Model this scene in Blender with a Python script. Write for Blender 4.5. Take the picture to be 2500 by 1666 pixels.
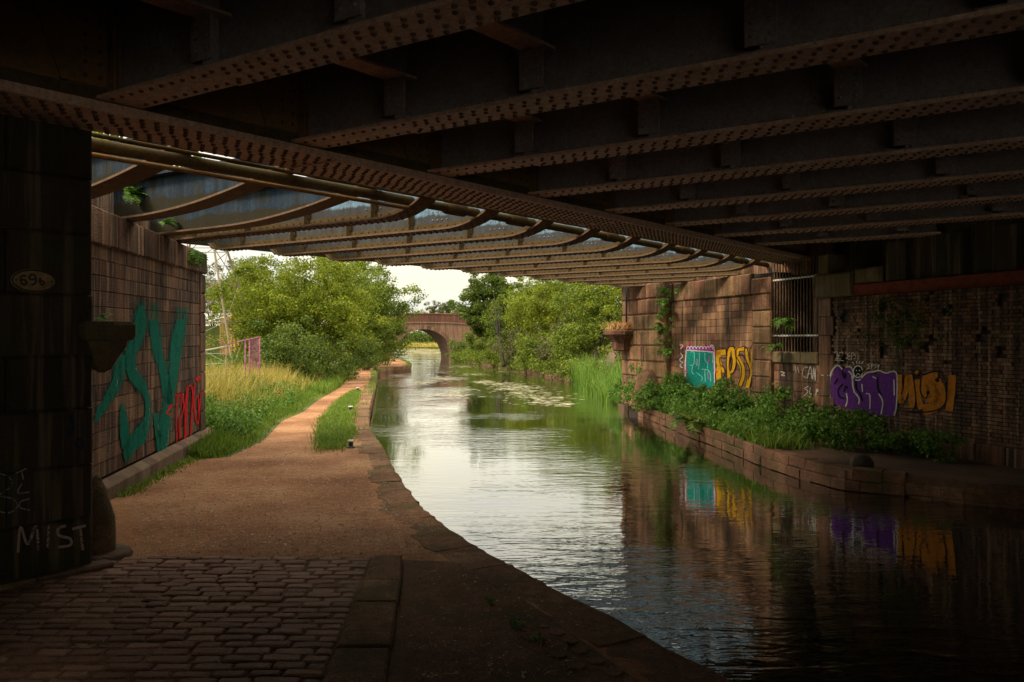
import bpy, math, random
import numpy as np
from mathutils import Vector
from math import radians, sin, cos, pi, sqrt

for o in list(bpy.data.objects):
    bpy.data.objects.remove(o)
random.seed(7)
RNG = np.random.default_rng(7)
SC = bpy.context.scene
COL = SC.collection

# ------------------------------------------------------------------ camera, sky, sun, exposure
F = 2050.0          # focal length and principal point in the pixels of the 2500 px wide photograph
CX, HY, CH = 1250.0, 830.0, 2.2
cam_d = bpy.data.cameras.new('camera')
cam = bpy.data.objects.new('camera', cam_d)
COL.objects.link(cam)
cam.location = (0, 0, CH)
cam.rotation_euler = (pi / 2, 0, 0)
cam_d.sensor_width = 36.0
cam_d.lens = F / 2500 * 36
cam_d.shift_y = -3 / 2500
cam_d.clip_start = 0.05
cam_d.clip_end = 3000
SC.camera = cam

SUN_EL, SUN_AZ = radians(43), radians(-108)      # azimuth measured from +Y towards +X
world = bpy.data.worlds.new('World')
SC.world = world
world.use_nodes = True
wt = world.node_tree
wt.nodes.clear()
w_out = wt.nodes.new('ShaderNodeOutputWorld')
w_bg = wt.nodes.new('ShaderNodeBackground')
w_bg.inputs['Strength'].default_value = 0.10
w_sky = wt.nodes.new('ShaderNodeTexSky')
w_sky.sky_type = 'NISHITA'
w_sky.sun_disc = False
w_sky.sun_elevation = SUN_EL
w_sky.sun_rotation = SUN_AZ
w_tc = wt.nodes.new('ShaderNodeTexCoord')
w_map = wt.nodes.new('ShaderNodeMapping')
w_map.inputs['Scale'].default_value = (1.6, 1.6, 7.0)
w_noise = wt.nodes.new('ShaderNodeTexNoise')
w_noise.inputs['Scale'].default_value = 2.2
w_noise.inputs['Detail'].default_value = 6
w_noise.inputs['Distortion'].default_value = 0.4
w_ramp = wt.nodes.new('ShaderNodeValToRGB')
w_ramp.color_ramp.elements[0].position = 0.36
w_ramp.color_ramp.elements[0].color = (3.5, 3.5, 3.2, 1)
w_ramp.color_ramp.elements[1].position = 0.62
w_ramp.color_ramp.elements[1].color = (4.5, 4.1, 3.0, 1)
w_mix = wt.nodes.new('ShaderNodeMixRGB')
w_mix.inputs['Fac'].default_value = 0.93
L = wt.links.new
L(w_tc.outputs['Generated'], w_map.inputs['Vector'])
L(w_map.outputs['Vector'], w_noise.inputs['Vector'])
L(w_noise.outputs['Fac'], w_ramp.inputs['Fac'])
L(w_sky.outputs['Color'], w_mix.inputs['Color1'])
# overcast luminance grows from the horizon to the zenith (1 + 2 sin(elevation)) as in a standard overcast sky
w_sep = wt.nodes.new('ShaderNodeSeparateXYZ')
L(w_tc.outputs['Generated'], w_sep.inputs[0])
w_mr = wt.nodes.new('ShaderNodeMapRange')
w_mr.inputs['From Min'].default_value = 0.0
w_mr.inputs['From Max'].default_value = 1.0
w_mr.inputs['To Min'].default_value = 1.0
w_mr.inputs['To Max'].default_value = 3.0
L(w_sep.outputs['Z'], w_mr.inputs['Value'])
w_mul = wt.nodes.new('ShaderNodeVectorMath')
w_mul.operation = 'SCALE'
L(w_ramp.outputs['Color'], w_mul.inputs[0])
L(w_mr.outputs[0], w_mul.inputs['Scale'])
L(w_mul.outputs[0], w_mix.inputs['Color2'])
L(w_mix.outputs['Color'], w_bg.inputs['Color'])
L(w_bg.outputs['Background'], w_out.inputs['Surface'])

sun_d = bpy.data.lights.new('sun', 'SUN')
sun_d.energy = 1.5
sun_d.angle = radians(12)
sun_d.color = (1.0, 0.86, 0.66)
sun = bpy.data.objects.new('sun', sun_d)
COL.objects.link(sun)
sd = Vector((sin(SUN_AZ) * cos(SUN_EL), cos(SUN_AZ) * cos(SUN_EL), sin(SUN_EL)))
sun.rotation_euler = (-sd).to_track_quat('-Z', 'Y').to_euler()
sun.location = (-20, 10, 30)

vs = SC.view_settings
vs.view_transform = 'Standard'
vs.look = 'None'
vs.gamma = 1
vs.exposure = 1.28
vs.use_curve_mapping = False

# ------------------------------------------------------------------ projection helpers
def P(px, py, Y):
    return Vector(((px - CX) / F * Y, Y, CH + (HY - py) / F * Y))

def G(px, py, z=0.0):
    Y = (CH - z) * F / (py - HY)
    return Vector(((px - CX) / F * Y, Y, z))

# bridge frame: a = distance from the main-girder direction, c = distance along it (skew)
MA = radians(38.8)
NX, NY = cos(MA), -sin(MA)
KX, KY = 0.545, 0.8385
DET = NX * KY - NY * KX

def AC(a, c, z=0.0):
    return Vector(((a * KY - NY * c) / DET, (NX * c - KX * a) / DET, z))

# ------------------------------------------------------------------ object helpers
def tag(o, label=None, cat=None, group=None, kind=None):
    if label: o['label'] = label
    if cat: o['category'] = cat
    if group: o['group'] = group
    if kind: o['kind'] = kind
    return o

def empty(name, loc, label=None, cat=None, group=None):
    o = bpy.data.objects.new(name, None)
    o.empty_display_size = 0.3
    COL.objects.link(o)
    o.location = loc
    tag(o, label, cat, group)
    o['_loc'] = 1
    return o

def link_mesh(name, me, mat, parent=None, smooth=False):
    o = bpy.data.objects.new(name, me)
    COL.objects.link(o)
    if mat and not me.materials:
        me.materials.append(mat)
    if parent is not None:
        o.parent = parent
        base = Vector(parent.location)
        p = parent.parent
        while p is not None:
            base += Vector(p.location); p = p.parent
        o.location = -base
    if smooth:
        me.polygons.foreach_set('use_smooth', [True] * len(me.polygons))
    return o

class MB:
    """collects polygons in world coordinates"""
    def __init__(s):
        s.v, s.f = [], []
    def add(s, vs_, fs):
        n = len(s.v)
        s.v.extend([tuple(v) for v in vs_])
        s.f.extend([tuple(i + n for i in f) for f in fs])
    def hexa(s, p):   # 8 points: bottom 0-3, top 4-7
        s.add(p, [(0, 3, 2, 1), (4, 5, 6, 7), (0, 1, 5, 4), (1, 2, 6, 5), (2, 3, 7, 6), (3, 0, 4, 7)])
    def box(s, x0, x1, y0, y1, z0, z1):
        s.hexa([(x0, y0, z0), (x1, y0, z0), (x1, y1, z0), (x0, y1, z0), (x0, y0, z1), (x1, y0, z1), (x1, y1, z1), (x0, y1, z1)])
    def ac(s, a0, a1, c0, c1, z0, z1):
        q = [AC(a0, c0), AC(a1, c0), AC(a1, c1), AC(a0, c1)]
        s.hexa([(p.x, p.y, z0) for p in q] + [(p.x, p.y, z1) for p in q])
    def tube(s, pts, r, n=8, caps=True):
        pts = [Vector(p) for p in pts]
        rs = r if isinstance(r, (list, tuple)) else [r] * len(pts)
        base = len(s.v)
        ref = Vector((0, 0, 1))
        for i, p in enumerate(pts):
            t = (pts[min(i + 1, len(pts) - 1)] - pts[max(i - 1, 0)]).normalized()
            u = t.cross(ref)
            if u.length < 0.05: u = t.cross(Vector((0, 1, 0)))
            u.normalize(); w = t.cross(u)
            for k in range(n):
                a = 2 * pi * k / n
                s.v.append(tuple(p + (u * cos(a) + w * sin(a)) * rs[i]))
        for i in range(len(pts) - 1):
            for k in range(n):
                k2 = (k + 1) % n
                s.f.append((base + i * n + k, base + i * n + k2, base + (i + 1) * n + k2, base + (i + 1) * n + k))
        if caps:
            s.f.append(tuple(base + k for k in range(n))[::-1])
            s.f.append(tuple(base + (len(pts) - 1) * n + k for k in range(n)))
    def lathe(s, cx, cy, prof, n=20, jit=0):
        base = len(s.v)
        for (r, z) in prof:
            for k in range(n):
                a = 2 * pi * k / n
                rr = r * (1 + (random.random() - .5) * jit)
                s.v.append((cx + rr * cos(a), cy + rr * sin(a), z))
        for i in range(len(prof) - 1):
            for k in range(n):
                k2 = (k + 1) % n
                s.f.append((base + i * n + k, base + i * n + k2, base + (i + 1) * n + k2, base + (i + 1) * n + k))
        s.f.append(tuple(base + (len(prof) - 1) * n + k for k in range(n)))
    def prism(s, pts, z0, z1):
        n = len(pts)
        s.add([(p[0], p[1], z0) for p in pts] + [(p[0], p[1], z1) for p in pts],
              [tuple(range(n))[::-1], tuple(range(n, 2 * n))] + [(i, (i + 1) % n, n + (i + 1) % n, n + i) for i in range(n)])
    def build(s, name, mat, parent=None, smooth=False):
        me = bpy.data.meshes.new(name)
        me.from_pydata(s.v, [], s.f)
        me.update()
        return link_mesh(name, me, mat, parent, smooth)

def np_mesh(name, verts, faces, mat, parent=None):
    """verts (N,3), faces (M,k) arrays"""
    me = bpy.data.meshes.new(name)
    M, k = faces.shape
    me.vertices.add(len(verts)); me.vertices.foreach_set('co', verts.astype(np.float32).ravel())
    me.loops.add(M * k); me.loops.foreach_set('vertex_index', faces.astype(np.int32).ravel())
    me.polygons.add(M)
    me.polygons.foreach_set('loop_start', np.arange(0, M * k, k, dtype=np.int32))
    me.update(calc_edges=True)
    return link_mesh(name, me, mat, parent)

# ------------------------------------------------------------------ material helpers
def newmat(name):
    m = bpy.data.materials.new(name)
    m.use_nodes = True
    nt = m.node_tree
    b = nt.nodes['Principled BSDF']
    return m, nt, b

def N(nt, t, **kw):
    n = nt.nodes.new(t)
    for k, v in kw.items():
        if k in n.inputs: n.inputs[k].default_value = v
        else: setattr(n, k, v)
    return n

def ramp(nt, src, stops):
    r = N(nt, 'ShaderNodeValToRGB')
    e = r.color_ramp.elements
    e[0].position, e[0].color = stops[0][0], (*stops[0][1], 1)
    e[1].position, e[1].color = stops[-1][0], (*stops[-1][1], 1)
    for p, c in stops[1:-1]:
        x = e.new(p); x.color = (*c, 1)
    nt.links.new(src, r.inputs['Fac'])
    return r.outputs['Color']

def mix(nt, fac, c1, c2, mode='MIX'):
    m = N(nt, 'ShaderNodeMixRGB', blend_type=mode)
    for s, v in (('Fac', fac), ('Color1', c1), ('Color2', c2)):
        if hasattr(v, 'links'): nt.links.new(v, m.inputs[s])
        elif s == 'Fac': m.inputs[s].default_value = v
        else: m.inputs[s].default_value = (*v, 1)
    return m.outputs['Color']

def mathn(nt, op, a, b=0.0, clamp=False):
    m = N(nt, 'ShaderNodeMath', operation=op)
    m.use_clamp = clamp
    for i, v in enumerate((a, b)):
        if hasattr(v, 'links'): nt.links.new(v, m.inputs[i])
        else: m.inputs[i].default_value = v
    return m.outputs[0]

def noise(nt, scale, detail=4, stretch=None, rough=0.55, vec=None, dist=0.0):
    if vec is None:
        g = N(nt, 'ShaderNodeNewGeometry'); vec = g.outputs['Position']
    if stretch:
        mp = N(nt, 'ShaderNodeMapping'); mp.inputs['Scale'].default_value = stretch
        nt.links.new(vec, mp.inputs['Vector']); vec = mp.outputs['Vector']
    n = N(nt, 'ShaderNodeTexNoise', Scale=scale, Detail=detail, Roughness=rough, Distortion=dist)
    nt.links.new(vec, n.inputs['Vector'])
    return n.outputs['Fac']

def bump(nt, b, h, strength, dist=0.02):
    bp = N(nt, 'ShaderNodeBump', Strength=strength, Distance=dist)
    nt.links.new(h, bp.inputs['Height'])
    nt.links.new(bp.outputs['Normal'], b.inputs['Normal'])

def objrand(nt):
    return N(nt, 'ShaderNodeObjectInfo').outputs['Random']

def islrand(nt):
    return N(nt, 'ShaderNodeNewGeometry').outputs['Random Per Island']

def stone_mat(name, c_dark, c_mid, c_light, streak=0.6, tool=False, moss=0.0, per='obj', rough=0.9, streakcol=(.03, .022, .018), bstr=0.6, wet=0.0):
    m, nt, b = newmat(name)
    n1 = noise(nt, 6, 6)
    n2 = noise(nt, 40, 4)
    r = objrand(nt) if per == 'obj' else islrand(nt)
    k = mathn(nt, 'ADD', mathn(nt, 'ADD', mathn(nt, 'MULTIPLY', r, .4), mathn(nt, 'MULTIPLY', n1, .35)), mathn(nt, 'MULTIPLY', noise(nt, .9, 4), .32))
    col = ramp(nt, k, [(.22, c_dark), (.5, c_mid), (.82, c_light)])
    col = mix(nt, .5, col, ramp(nt, n2, [(.3, (.35, .35, .35)), (.7, (1.15, 1.1, 1.05))]), 'MULTIPLY')
    if streak:
        s = noise(nt, 1.0, 6, (3.2, 3.2, .3), .72)
        col = mix(nt, mathn(nt, 'MULTIPLY', ramp(nt, s, [(.42, (0, 0, 0)), (.62, (1, 1, 1))]), min(1, streak * 1.12)), col, streakcol)
        s2 = noise(nt, 1.3, 4, (7, 7, .3), .6, dist=.2)
        col = mix(nt, mathn(nt, 'MULTIPLY', ramp(nt, s2, [(.52, (0, 0, 0)), (.66, (1, 1, 1))]), streak * .5), col, (.46, .31, .2))
    if moss:
        mn = noise(nt, 1.6, 6, None, .7)
        col = mix(nt, mathn(nt, 'MULTIPLY', ramp(nt, mn, [(.5, (0, 0, 0)), (.64, (1, 1, 1))]), moss), col, (.05, .065, .012))
    nt.links.new(col, b.inputs['Base Color'])
    b.inputs['Roughness'].default_value = rough
    b.inputs['Specular IOR Level'].default_value = .25 + wet
    h = mathn(nt, 'ADD', n1, mathn(nt, 'MULTIPLY', n2, .5))
    if tool:
        t = noise(nt, 1.0, 2, (9, 9, 95), .5)
        h = mathn(nt, 'ADD', h, mathn(nt, 'MULTIPLY', t, 1.6))
    bump(nt, b, h, bstr, .03)
    return m

def plain(name, c, rough=.6, metal=0.0, var=.25, sc=12, spec=.4):
    m, nt, b = newmat(name)
    n1 = noise(nt, sc, 5)
    col = ramp(nt, n1, [(.3, tuple(x * (1 - var) for x in c)), (.7, tuple(min(1, x * (1 + var)) for x in c))])
    nt.links.new(col, b.inputs['Base Color'])
    b.inputs['Roughness'].default_value = rough
    b.inputs['Metallic'].default_value = metal
    b.inputs['Specular IOR Level'].default_value = spec
    return m

def leaf_mat(name, cols, trans=.35, rough=.55):
    m = bpy.data.materials.new(name); m.use_nodes = True
    nt = m.node_tree; nt.nodes.clear()
    out = N(nt, 'ShaderNodeOutputMaterial')
    n = noise(nt, .9, 3)
    k = mathn(nt, 'ADD', mathn(nt, 'MULTIPLY', islrand(nt), .55), mathn(nt, 'MULTIPLY', n, .55))
    st = [(.15 + .7 * i / (len(cols) - 1), c) for i, c in enumerate(cols)]
    col = ramp(nt, k, st)
    d = N(nt, 'ShaderNodeBsdfPrincipled'); d.inputs['Roughness'].default_value = rough
    d.inputs['Specular IOR Level'].default_value = .25
    t = N(nt, 'ShaderNodeBsdfTranslucent')
    mx = N(nt, 'ShaderNodeMixShader'); mx.inputs['Fac'].default_value = trans
    nt.links.new(col, d.inputs['Base Color']); nt.links.new(col, t.inputs['Color'])
    nt.links.new(d.outputs[0], mx.inputs[1]); nt.links.new(t.outputs[0], mx.inputs[2])
    nt.links.new(mx.outputs[0], out.inputs['Surface'])
    return m

M = {}
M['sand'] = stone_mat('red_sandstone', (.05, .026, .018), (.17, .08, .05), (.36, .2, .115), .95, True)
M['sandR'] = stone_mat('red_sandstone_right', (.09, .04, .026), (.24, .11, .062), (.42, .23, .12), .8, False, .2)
M['rock'] = stone_mat('rock_faced_sandstone', (.10, .042, .026), (.26, .12, .066), (.42, .25, .12), .55, False, .4, bstr=1.6)
M['pier'] = stone_mat('blackened_stone', (.03, .025, .016), (.055, .043, .027), (.095, .068, .042), .5, False, .5)
M['pierm'] = stone_mat('mossy_dark_stone', (.06, .05, .026), (.12, .095, .045), (.2, .15, .08), .3, False, .7)
M['joint'] = plain('dark_mortar', (.035, .025, .02), .95, var=.4)
M['brick'] = stone_mat('old_brick', (.045, .02, .013), (.15, .07, .04), (.36, .2, .11), .8, False, .2, bstr=.4)
M['brickS'] = stone_mat('old_brick_stuff', (.045, .02, .013), (.13, .06, .036), (.3, .16, .09), .8, False, .3, per='isl', bstr=.4)
M['bed'] = stone_mat('bed_stone', (.12, .09, .045), (.2, .15, .075), (.28, .2, .1), .4, False, .5)
M['plinth'] = stone_mat('plinth_stone', (.12, .07, .05), (.22, .14, .095), (.33, .22, .15), .3, False, .2)
M['coping'] = stone_mat('coping_stone', (.17, .09, .052), (.27, .15, .088), (.40, .24, .14), 0, False, .45, bstr=.8)
M['sett'] = stone_mat('sett_stone', (.15, .07, .045), (.26, .135, .09), (.38, .215, .15), 0, False, 0, rough=.8, bstr=.35, wet=0.0)
M['settS'] = stone_mat('sett_stone_stuff', (.15, .07, .045), (.26, .135, .09), (.38, .215, .15), 0, False, 0, per='isl', rough=.8, bstr=.35, wet=0.0)
M['arch'] = stone_mat('arch_brick', (.14, .07, .05), (.26, .14, .095), (.36, .21, .14), .45, False, .2)
M['archtop'] = stone_mat('arch_parapet_brick', (.1, .045, .035), (.19, .08, .055), (.27, .13, .08), .3, False, .1)

def ground_mat(name, c1, c2, c3, grit=1.0, moss=0.0):
    m, nt, b = newmat(name)
    n0 = noise(nt, .55, 5)
    n1 = noise(nt, 9, 6, rough=.7)
    n2 = noise(nt, 60, 4, rough=.7)
    col = ramp(nt, mathn(nt, 'ADD', mathn(nt, 'MULTIPLY', n0, .6), mathn(nt, 'MULTIPLY', n1, .4)), [(.36, c1), (.5, c2), (.64, c3)])
    col = mix(nt, .75, col, ramp(nt, n2, [(.36, (.22, .2, .19)), (.56, (1.05, 1.05, 1.05)), (.72, (1.9, 1.8, 1.7))]), 'MULTIPLY')
    if moss:
        mn = noise(nt, 1.4, 6)
        col = mix(nt, mathn(nt, 'MULTIPLY', ramp(nt, mn, [(.5, (0, 0, 0)), (.6, (1, 1, 1))]), moss), col, (.05, .055, .015))
    nt.links.new(col, b.inputs['Base Color'])
    b.inputs['Roughness'].default_value = .95
    b.inputs['Specular IOR Level'].default_value = .2
    bump(nt, b, mathn(nt, 'ADD', n1, n2), .8 * grit, .025)
    return m
M['path'] = ground_mat('towpath_dirt', (.22, .088, .04), (.42, .195, .095), (.64, .37, .2))
M['coping2'] = ground_mat('worn_kerb_stone', (.12, .058, .03), (.24, .125, .068), (.40, .235, .135), .8, .5)
M['copwall'] = ground_mat('canal_wall_stone', (.10, .05, .03), (.2, .1, .058), (.34, .19, .11), 1.2, .55)
M['soil'] = ground_mat('bare_soil', (.10, .045, .026), (.2, .1, .056), (.34, .18, .10), 1, .4)
M['earth'] = ground_mat('bank_earth', (.08, .045, .03), (.15, .085, .055), (.24, .14, .09), 1, .2)
M['land'] = ground_mat('meadow_ground', (.05, .07, .018), (.1, .12, .03), (.2, .18, .06), 1)

def steel(name, base, rust=(.16, .07, .03), amt=.5, stain=None, grime=(.03, .022, .015), sp=(1.5, 1.5, 1.5)):
    m, nt, b = newmat(name)
    n1 = noise(nt, 3.5, 6, sp, .7)
    n2 = noise(nt, 22, 5, None, .7)
    col = ramp(nt, n2, [(.3, tuple(x * .7 for x in base)), (.7, tuple(min(1, x * 1.2) for x in base))])
    col = mix(nt, mathn(nt, 'MULTIPLY', ramp(nt, n1, [(.45, (0, 0, 0)), (.62, (1, 1, 1))]), amt), col, rust)
    col = mix(nt, mathn(nt, 'MULTIPLY', ramp(nt, noise(nt, 70, 3), [(.62, (0, 0, 0)), (.68, (1, 1, 1))]), .7), col, grime)
    if stain:
        col = mix(nt, .8, col, ramp(nt, noise(nt, 1.0, 6, (6, 6, .5), .75), [(.35, (.35, .32, .28)), (.55, (1, 1, 1)), (.7, (1.35, 1.3, 1.25))]), 'MULTIPLY')
    if stain:   # dirty tide line along the lower part of the web (z of the border, colour)
        g = N(nt, 'ShaderNodeNewGeometry'); sx = N(nt, 'ShaderNodeSeparateXYZ')
        nt.links.new(g.outputs['Position'], sx.inputs[0])
        z = mathn(nt, 'ADD', sx.outputs['Z'], mathn(nt, 'MULTIPLY', noise(nt, 2.2, 6, (1, 1, .15), .75), -.28))
        f = N(nt, 'ShaderNodeMapRange'); f.inputs['From Min'].default_value = stain[0] - .02 - .14; f.inputs['From Max'].default_value = stain[0] + .02 - .14
        f.inputs['To Min'].default_value = 1; f.inputs['To Max'].default_value = 0
        nt.links.new(z, f.inputs['Value'])
        col = mix(nt, mathn(nt, 'MULTIPLY', f.outputs[0], .85), col, stain[1])
    nt.links.new(col, b.inputs['Base Color'])
    b.inputs['Roughness'].default_value = .8
    b.inputs['Specular IOR Level'].default_value = .1
    bump(nt, b, mathn(nt, 'ADD', n1, n2), .35, .012)
    return m
M['flange'] = steel('primer_steel', (.70, .46, .35), (.38, .2, .13), .45, sp=(3, 3, 3))
M['rivet'] = steel('rivet_steel', (.19, .105, .072), (.1, .05, .035), .5)
M['web'] = steel('dark_web_steel', (.31, .27, .27), (.24, .14, .085), .4)
M['webg'] = steel('stained_web_steel', (.24, .15, .065), (.36, .15, .05), .6)
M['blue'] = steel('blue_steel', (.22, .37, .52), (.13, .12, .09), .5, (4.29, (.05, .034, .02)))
M['blueP'] = steel('blue_beam_steel', (.035, .06, .095), (.05, .045, .025), .7, (4.27, (.035, .028, .012)))  # darker than the girder blue: shade on the plain beams is put into the colour
M['olive'] = steel('olive_steel', (.115, .078, .034), (.07, .04, .02), .55)
M['pinkf'] = steel('worn_flange_steel', (.21, .13, .09), (.11, .075, .03), .6, sp=(2, 2, 2))
M['redgirder'] = steel('red_steel', (.22, .05, .03), (.09, .03, .018), .7)
M['iron'] = plain('black_iron', (.035, .033, .033), .5)
M['barm'] = plain('rusty_bar', (.14, .085, .05), .8, var=.5)
M['white'] = plain('white_paint', (.62, .6, .55), .7, var=.2)
M['bolt_top'] = plain('bollard_white', (.6, .6, .55), .6)
M['mast'] = plain('mast_steel', (.25, .2, .13), .7)
M['pinkp'] = plain('pink_tube', (.36, .09, .19), .7, var=.4)
M['galv'] = plain('galvanised_tube', (.42, .42, .36), .4, var=.1)
M['yellow'] = plain('yellow_paint', (.65, .4, .04), .6)
M['timber'] = plain('sawn_timber', (.35, .18, .08), .8)
M['bark'] = plain('bark', (.035, .025, .016), .9, var=.5)
M['leafY'] = leaf_mat('leaves_yellow_green', [(.04, .08, .005), (.16, .215, .012), (.36, .38, .03)], .4)
M['leafM'] = leaf_mat('leaves_mid_green', [(.04, .075, .007), (.14, .2, .018), (.29, .34, .04)], .38)
M['leafD'] = leaf_mat('leaves_dark_green', [(.022, .046, .006), (.08, .13, .014), (.2, .25, .035)], .32)
M['leafO'] = leaf_mat('leaves_olive', [(.05, .055, .018), (.12, .125, .04), (.22, .21, .075)], .3)
M['nettle'] = leaf_mat('nettle_leaves', [(.03, .07, .01), (.09, .19, .022), (.2, .34, .05)], .35)
M['grassG'] = leaf_mat('green_grass', [(.05, .11, .012), (.14, .24, .025), (.28, .36, .05)], .35)
M['grassY'] = leaf_mat('dry_grass', [(.10, .12, .015), (.34, .28, .05), (.66, .48, .14)], .3)
M['reed'] = leaf_mat('reed_leaves', [(.05, .11, .012), (.11, .22, .022), (.22, .33, .05)], .35)
M['reedY'] = leaf_mat('far_reeds', [(.25, .24, .03), (.5, .43, .08), (.75, .6, .2)], .2)
M['litter'] = leaf_mat('fallen_leaves', [(.2, .09, .03), (.5, .24, .08), (.7, .5, .25)], .1)
M['weed'] = leaf_mat('duckweed', [(.35, .33, .16), (.55, .5, .3), (.7, .64, .45)], .05)
M['stonechip'] = stone_mat('gravel_chips', (.12, .08, .06), (.3, .2, .14), (.6, .48, .38), 0, per='isl')

# water: calm far away, small wind ripples
wm, nt, b = newmat('canal_water')
nt.nodes.remove(b)
wo = [x for x in nt.nodes if x.type == 'OUTPUT_MATERIAL'][0]
na = noise(nt, 1.0, 3, (1.1, 3.4, 1), .55, dist=.6)
nb = noise(nt, 1.0, 2, (4.5, 12, 1), .5, dist=.3)
nlow = noise(nt, .16, 2)
amp = ramp(nt, nlow, [(.42, (.12, .12, .12)), (.62, (1, 1, 1))])
hh = mathn(nt, 'MULTIPLY', mathn(nt, 'ADD', na, mathn(nt, 'MULTIPLY', nb, .22)), amp)
bp = N(nt, 'ShaderNodeBump', Strength=.5, Distance=.042)
nt.links.new(hh, bp.inputs['Height'])
fr = N(nt, 'ShaderNodeFresnel', IOR=1.33); nt.links.new(bp.outputs['Normal'], fr.inputs['Normal'])
gl = N(nt, 'ShaderNodeBsdfGlossy', Roughness=.03); gl.inputs['Color'].default_value = (1, 1, 1, 1); nt.links.new(bp.outputs['Normal'], gl.inputs['Normal'])
df = N(nt, 'ShaderNodeBsdfDiffuse'); df.inputs['Color'].default_value = (.008, .010, .005, 1)
mx = N(nt, 'ShaderNodeMixShader')
nt.links.new(mathn(nt, 'MULTIPLY', fr.outputs[0], 1.7, True), mx.inputs['Fac'])
nt.links.new(df.outputs[0], mx.inputs[1]); nt.links.new(gl.outputs[0], mx.inputs[2]); nt.links.new(mx.outputs[0], wo.inputs['Surface'])
M['water'] = wm

# ------------------------------------------------------------------ vegetation generators
def leaf_cloud(name, centers, radii, n_each, size, mat, parent=None, up=.4, flat=.75, droop=0, kind=None):
    """leaf-sized rhombs spread over clump volumes. centers (K,3), radii (K,)"""
    K = len(centers)
    cen = np.repeat(np.asarray(centers), n_each, axis=0)
    rad = np.repeat(np.asarray(radii), n_each)
    n = len(cen)
    d = RNG.normal(size=(n, 3)); d /= np.linalg.norm(d, axis=1)[:, None]
    r = rad * (RNG.random(n) ** .45)
    pos = cen + d * r[:, None] * np.array([1, 1, flat])
    nrm = RNG.normal(size=(n, 3)) * .8 + d * .6 + np.array([0, 0, up]); nrm /= np.linalg.norm(nrm, axis=1)[:, None]
    t = np.cross(nrm, RNG.normal(size=(n, 3))); t /= np.linalg.norm(t, axis=1)[:, None] + 1e-9
    bt = np.cross(nrm, t)
    s = (size * (.6 + .8 * RNG.random(n)))[:, None]
    v = np.empty((n, 4, 3))
    v[:, 0] = pos - t * s * .5
    v[:, 1] = pos + bt * s * .3 + nrm * s * .06
    v[:, 2] = pos + t * s * .5
    v[:, 3] = pos - bt * s * .3 + nrm * s * .06
    f = np.arange(n * 4).reshape(n, 4)
    o = np_mesh(name, v.reshape(-1, 3), f, mat, parent)
    if kind: o['kind'] = kind
    return o

def crown_clumps(c, rx, ry, rz, k, r0, r1, lean=(0, 0), zmin=None):
    out, rr = [], []
    ph = RNG.random(6) * 6.28
    while len(out) < k:
        d = RNG.normal(size=3); d /= np.linalg.norm(d)
        q = RNG.random() ** .38
        az = math.atan2(d[1], d[0]); el = d[2]
        lob = 1 + .16 * sin(3 * az + ph[0]) + .12 * sin(5 * az + ph[1] + 3 * el) + .12 * sin(7 * el + ph[2] + 2 * az)
        p = np.array([c[0] + d[0] * rx * q * lob, c[1] + d[1] * ry * q * lob, c[2] + d[2] * rz * q * lob])
        if zmin is not None and p[2] < zmin: continue
        out.append(p); rr.append(r0 + (r1 - r0) * RNG.random())
    return np.array(out), np.array(rr)

def tree(name, base, c, r, k, n_each, size, leaf, label, cat='tree', group=None, cr=(.35, .8), trunk_r=.16, twigs=10):
    base = Vector(base)
    t = empty(name, base, label, cat, group)
    cen, rad = crown_clumps(c, r[0], r[1], r[2], k, cr[0], cr[1], zmin=base.z + .15)
    leaf_cloud('crown', cen, rad, n_each, size, M[leaf], t)
    mb = MB()
    fork = Vector(base) * .45 + Vector(c) * .55
    mid = (base + fork) / 2 + Vector((random.uniform(-.15, .15), 0, 0))
    mb.tube([base, mid, fork, Vector(c) + Vector((0, 0, r[2] * .5))], [trunk_r, trunk_r * .8, trunk_r * .6, trunk_r * .2], 8)
    mb.build('trunk', M['bark'], t, True)
    lb = MB()
    idx = RNG.choice(len(cen), min(twigs, len(cen)), replace=False)
    for i in idx:
        e = Vector(cen[i]); s0 = base.lerp(fork, random.uniform(.5, 1.0))
        lb.tube([s0, s0.lerp(e, .5) + Vector((0, 0, .2)), e], [trunk_r * .4, trunk_r * .22, .012], 5)
    lb.build('limb', M['bark'], t, True)
    return t

def blades(name, pos, h, w, mat, parent=None, lean=.35, kind='stuff', droop=.25):
    """pos (n,3), h (n,) heights; each blade a bent tapered strip"""
    n = len(pos)
    az = RNG.random(n) * 6.283
    d = np.stack([np.cos(az), np.sin(az), np.zeros(n)], 1)
    sd_ = np.stack([-np.sin(az + RNG.normal(size=n)), np.cos(az + RNG.normal(size=n)), np.zeros(n)], 1)
    ln = (lean * RNG.random(n) * h)[:, None]
    W = (w * (.6 + .8 * RNG.random(n)))[:, None]
    up = np.array([0, 0, 1.0])
    p1 = pos + up * (h * .5)[:, None] + d * ln * .35
    p2 = pos + up * (h * (1 - droop * RNG.random(n)))[:, None] + d * ln * 1.1
    v = np.empty((n, 6, 3))
    v[:, 0] = pos - sd_ * W * .5; v[:, 1] = pos + sd_ * W * .5
    v[:, 2] = p1 + sd_ * W * .42; v[:, 3] = p1 - sd_ * W * .42
    v[:, 4] = p2 + sd_ * W * .08; v[:, 5] = p2 - sd_ * W * .08
    i = np.arange(n)[:, None] * 6
    f = np.concatenate([i + np.array([0, 1, 2, 3]), i + np.array([3, 2, 4, 5])], 0)
    o = np_mesh(name, v.reshape(-1, 3), f, mat, parent)
    if kind: o['kind'] = kind
    return o

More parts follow.
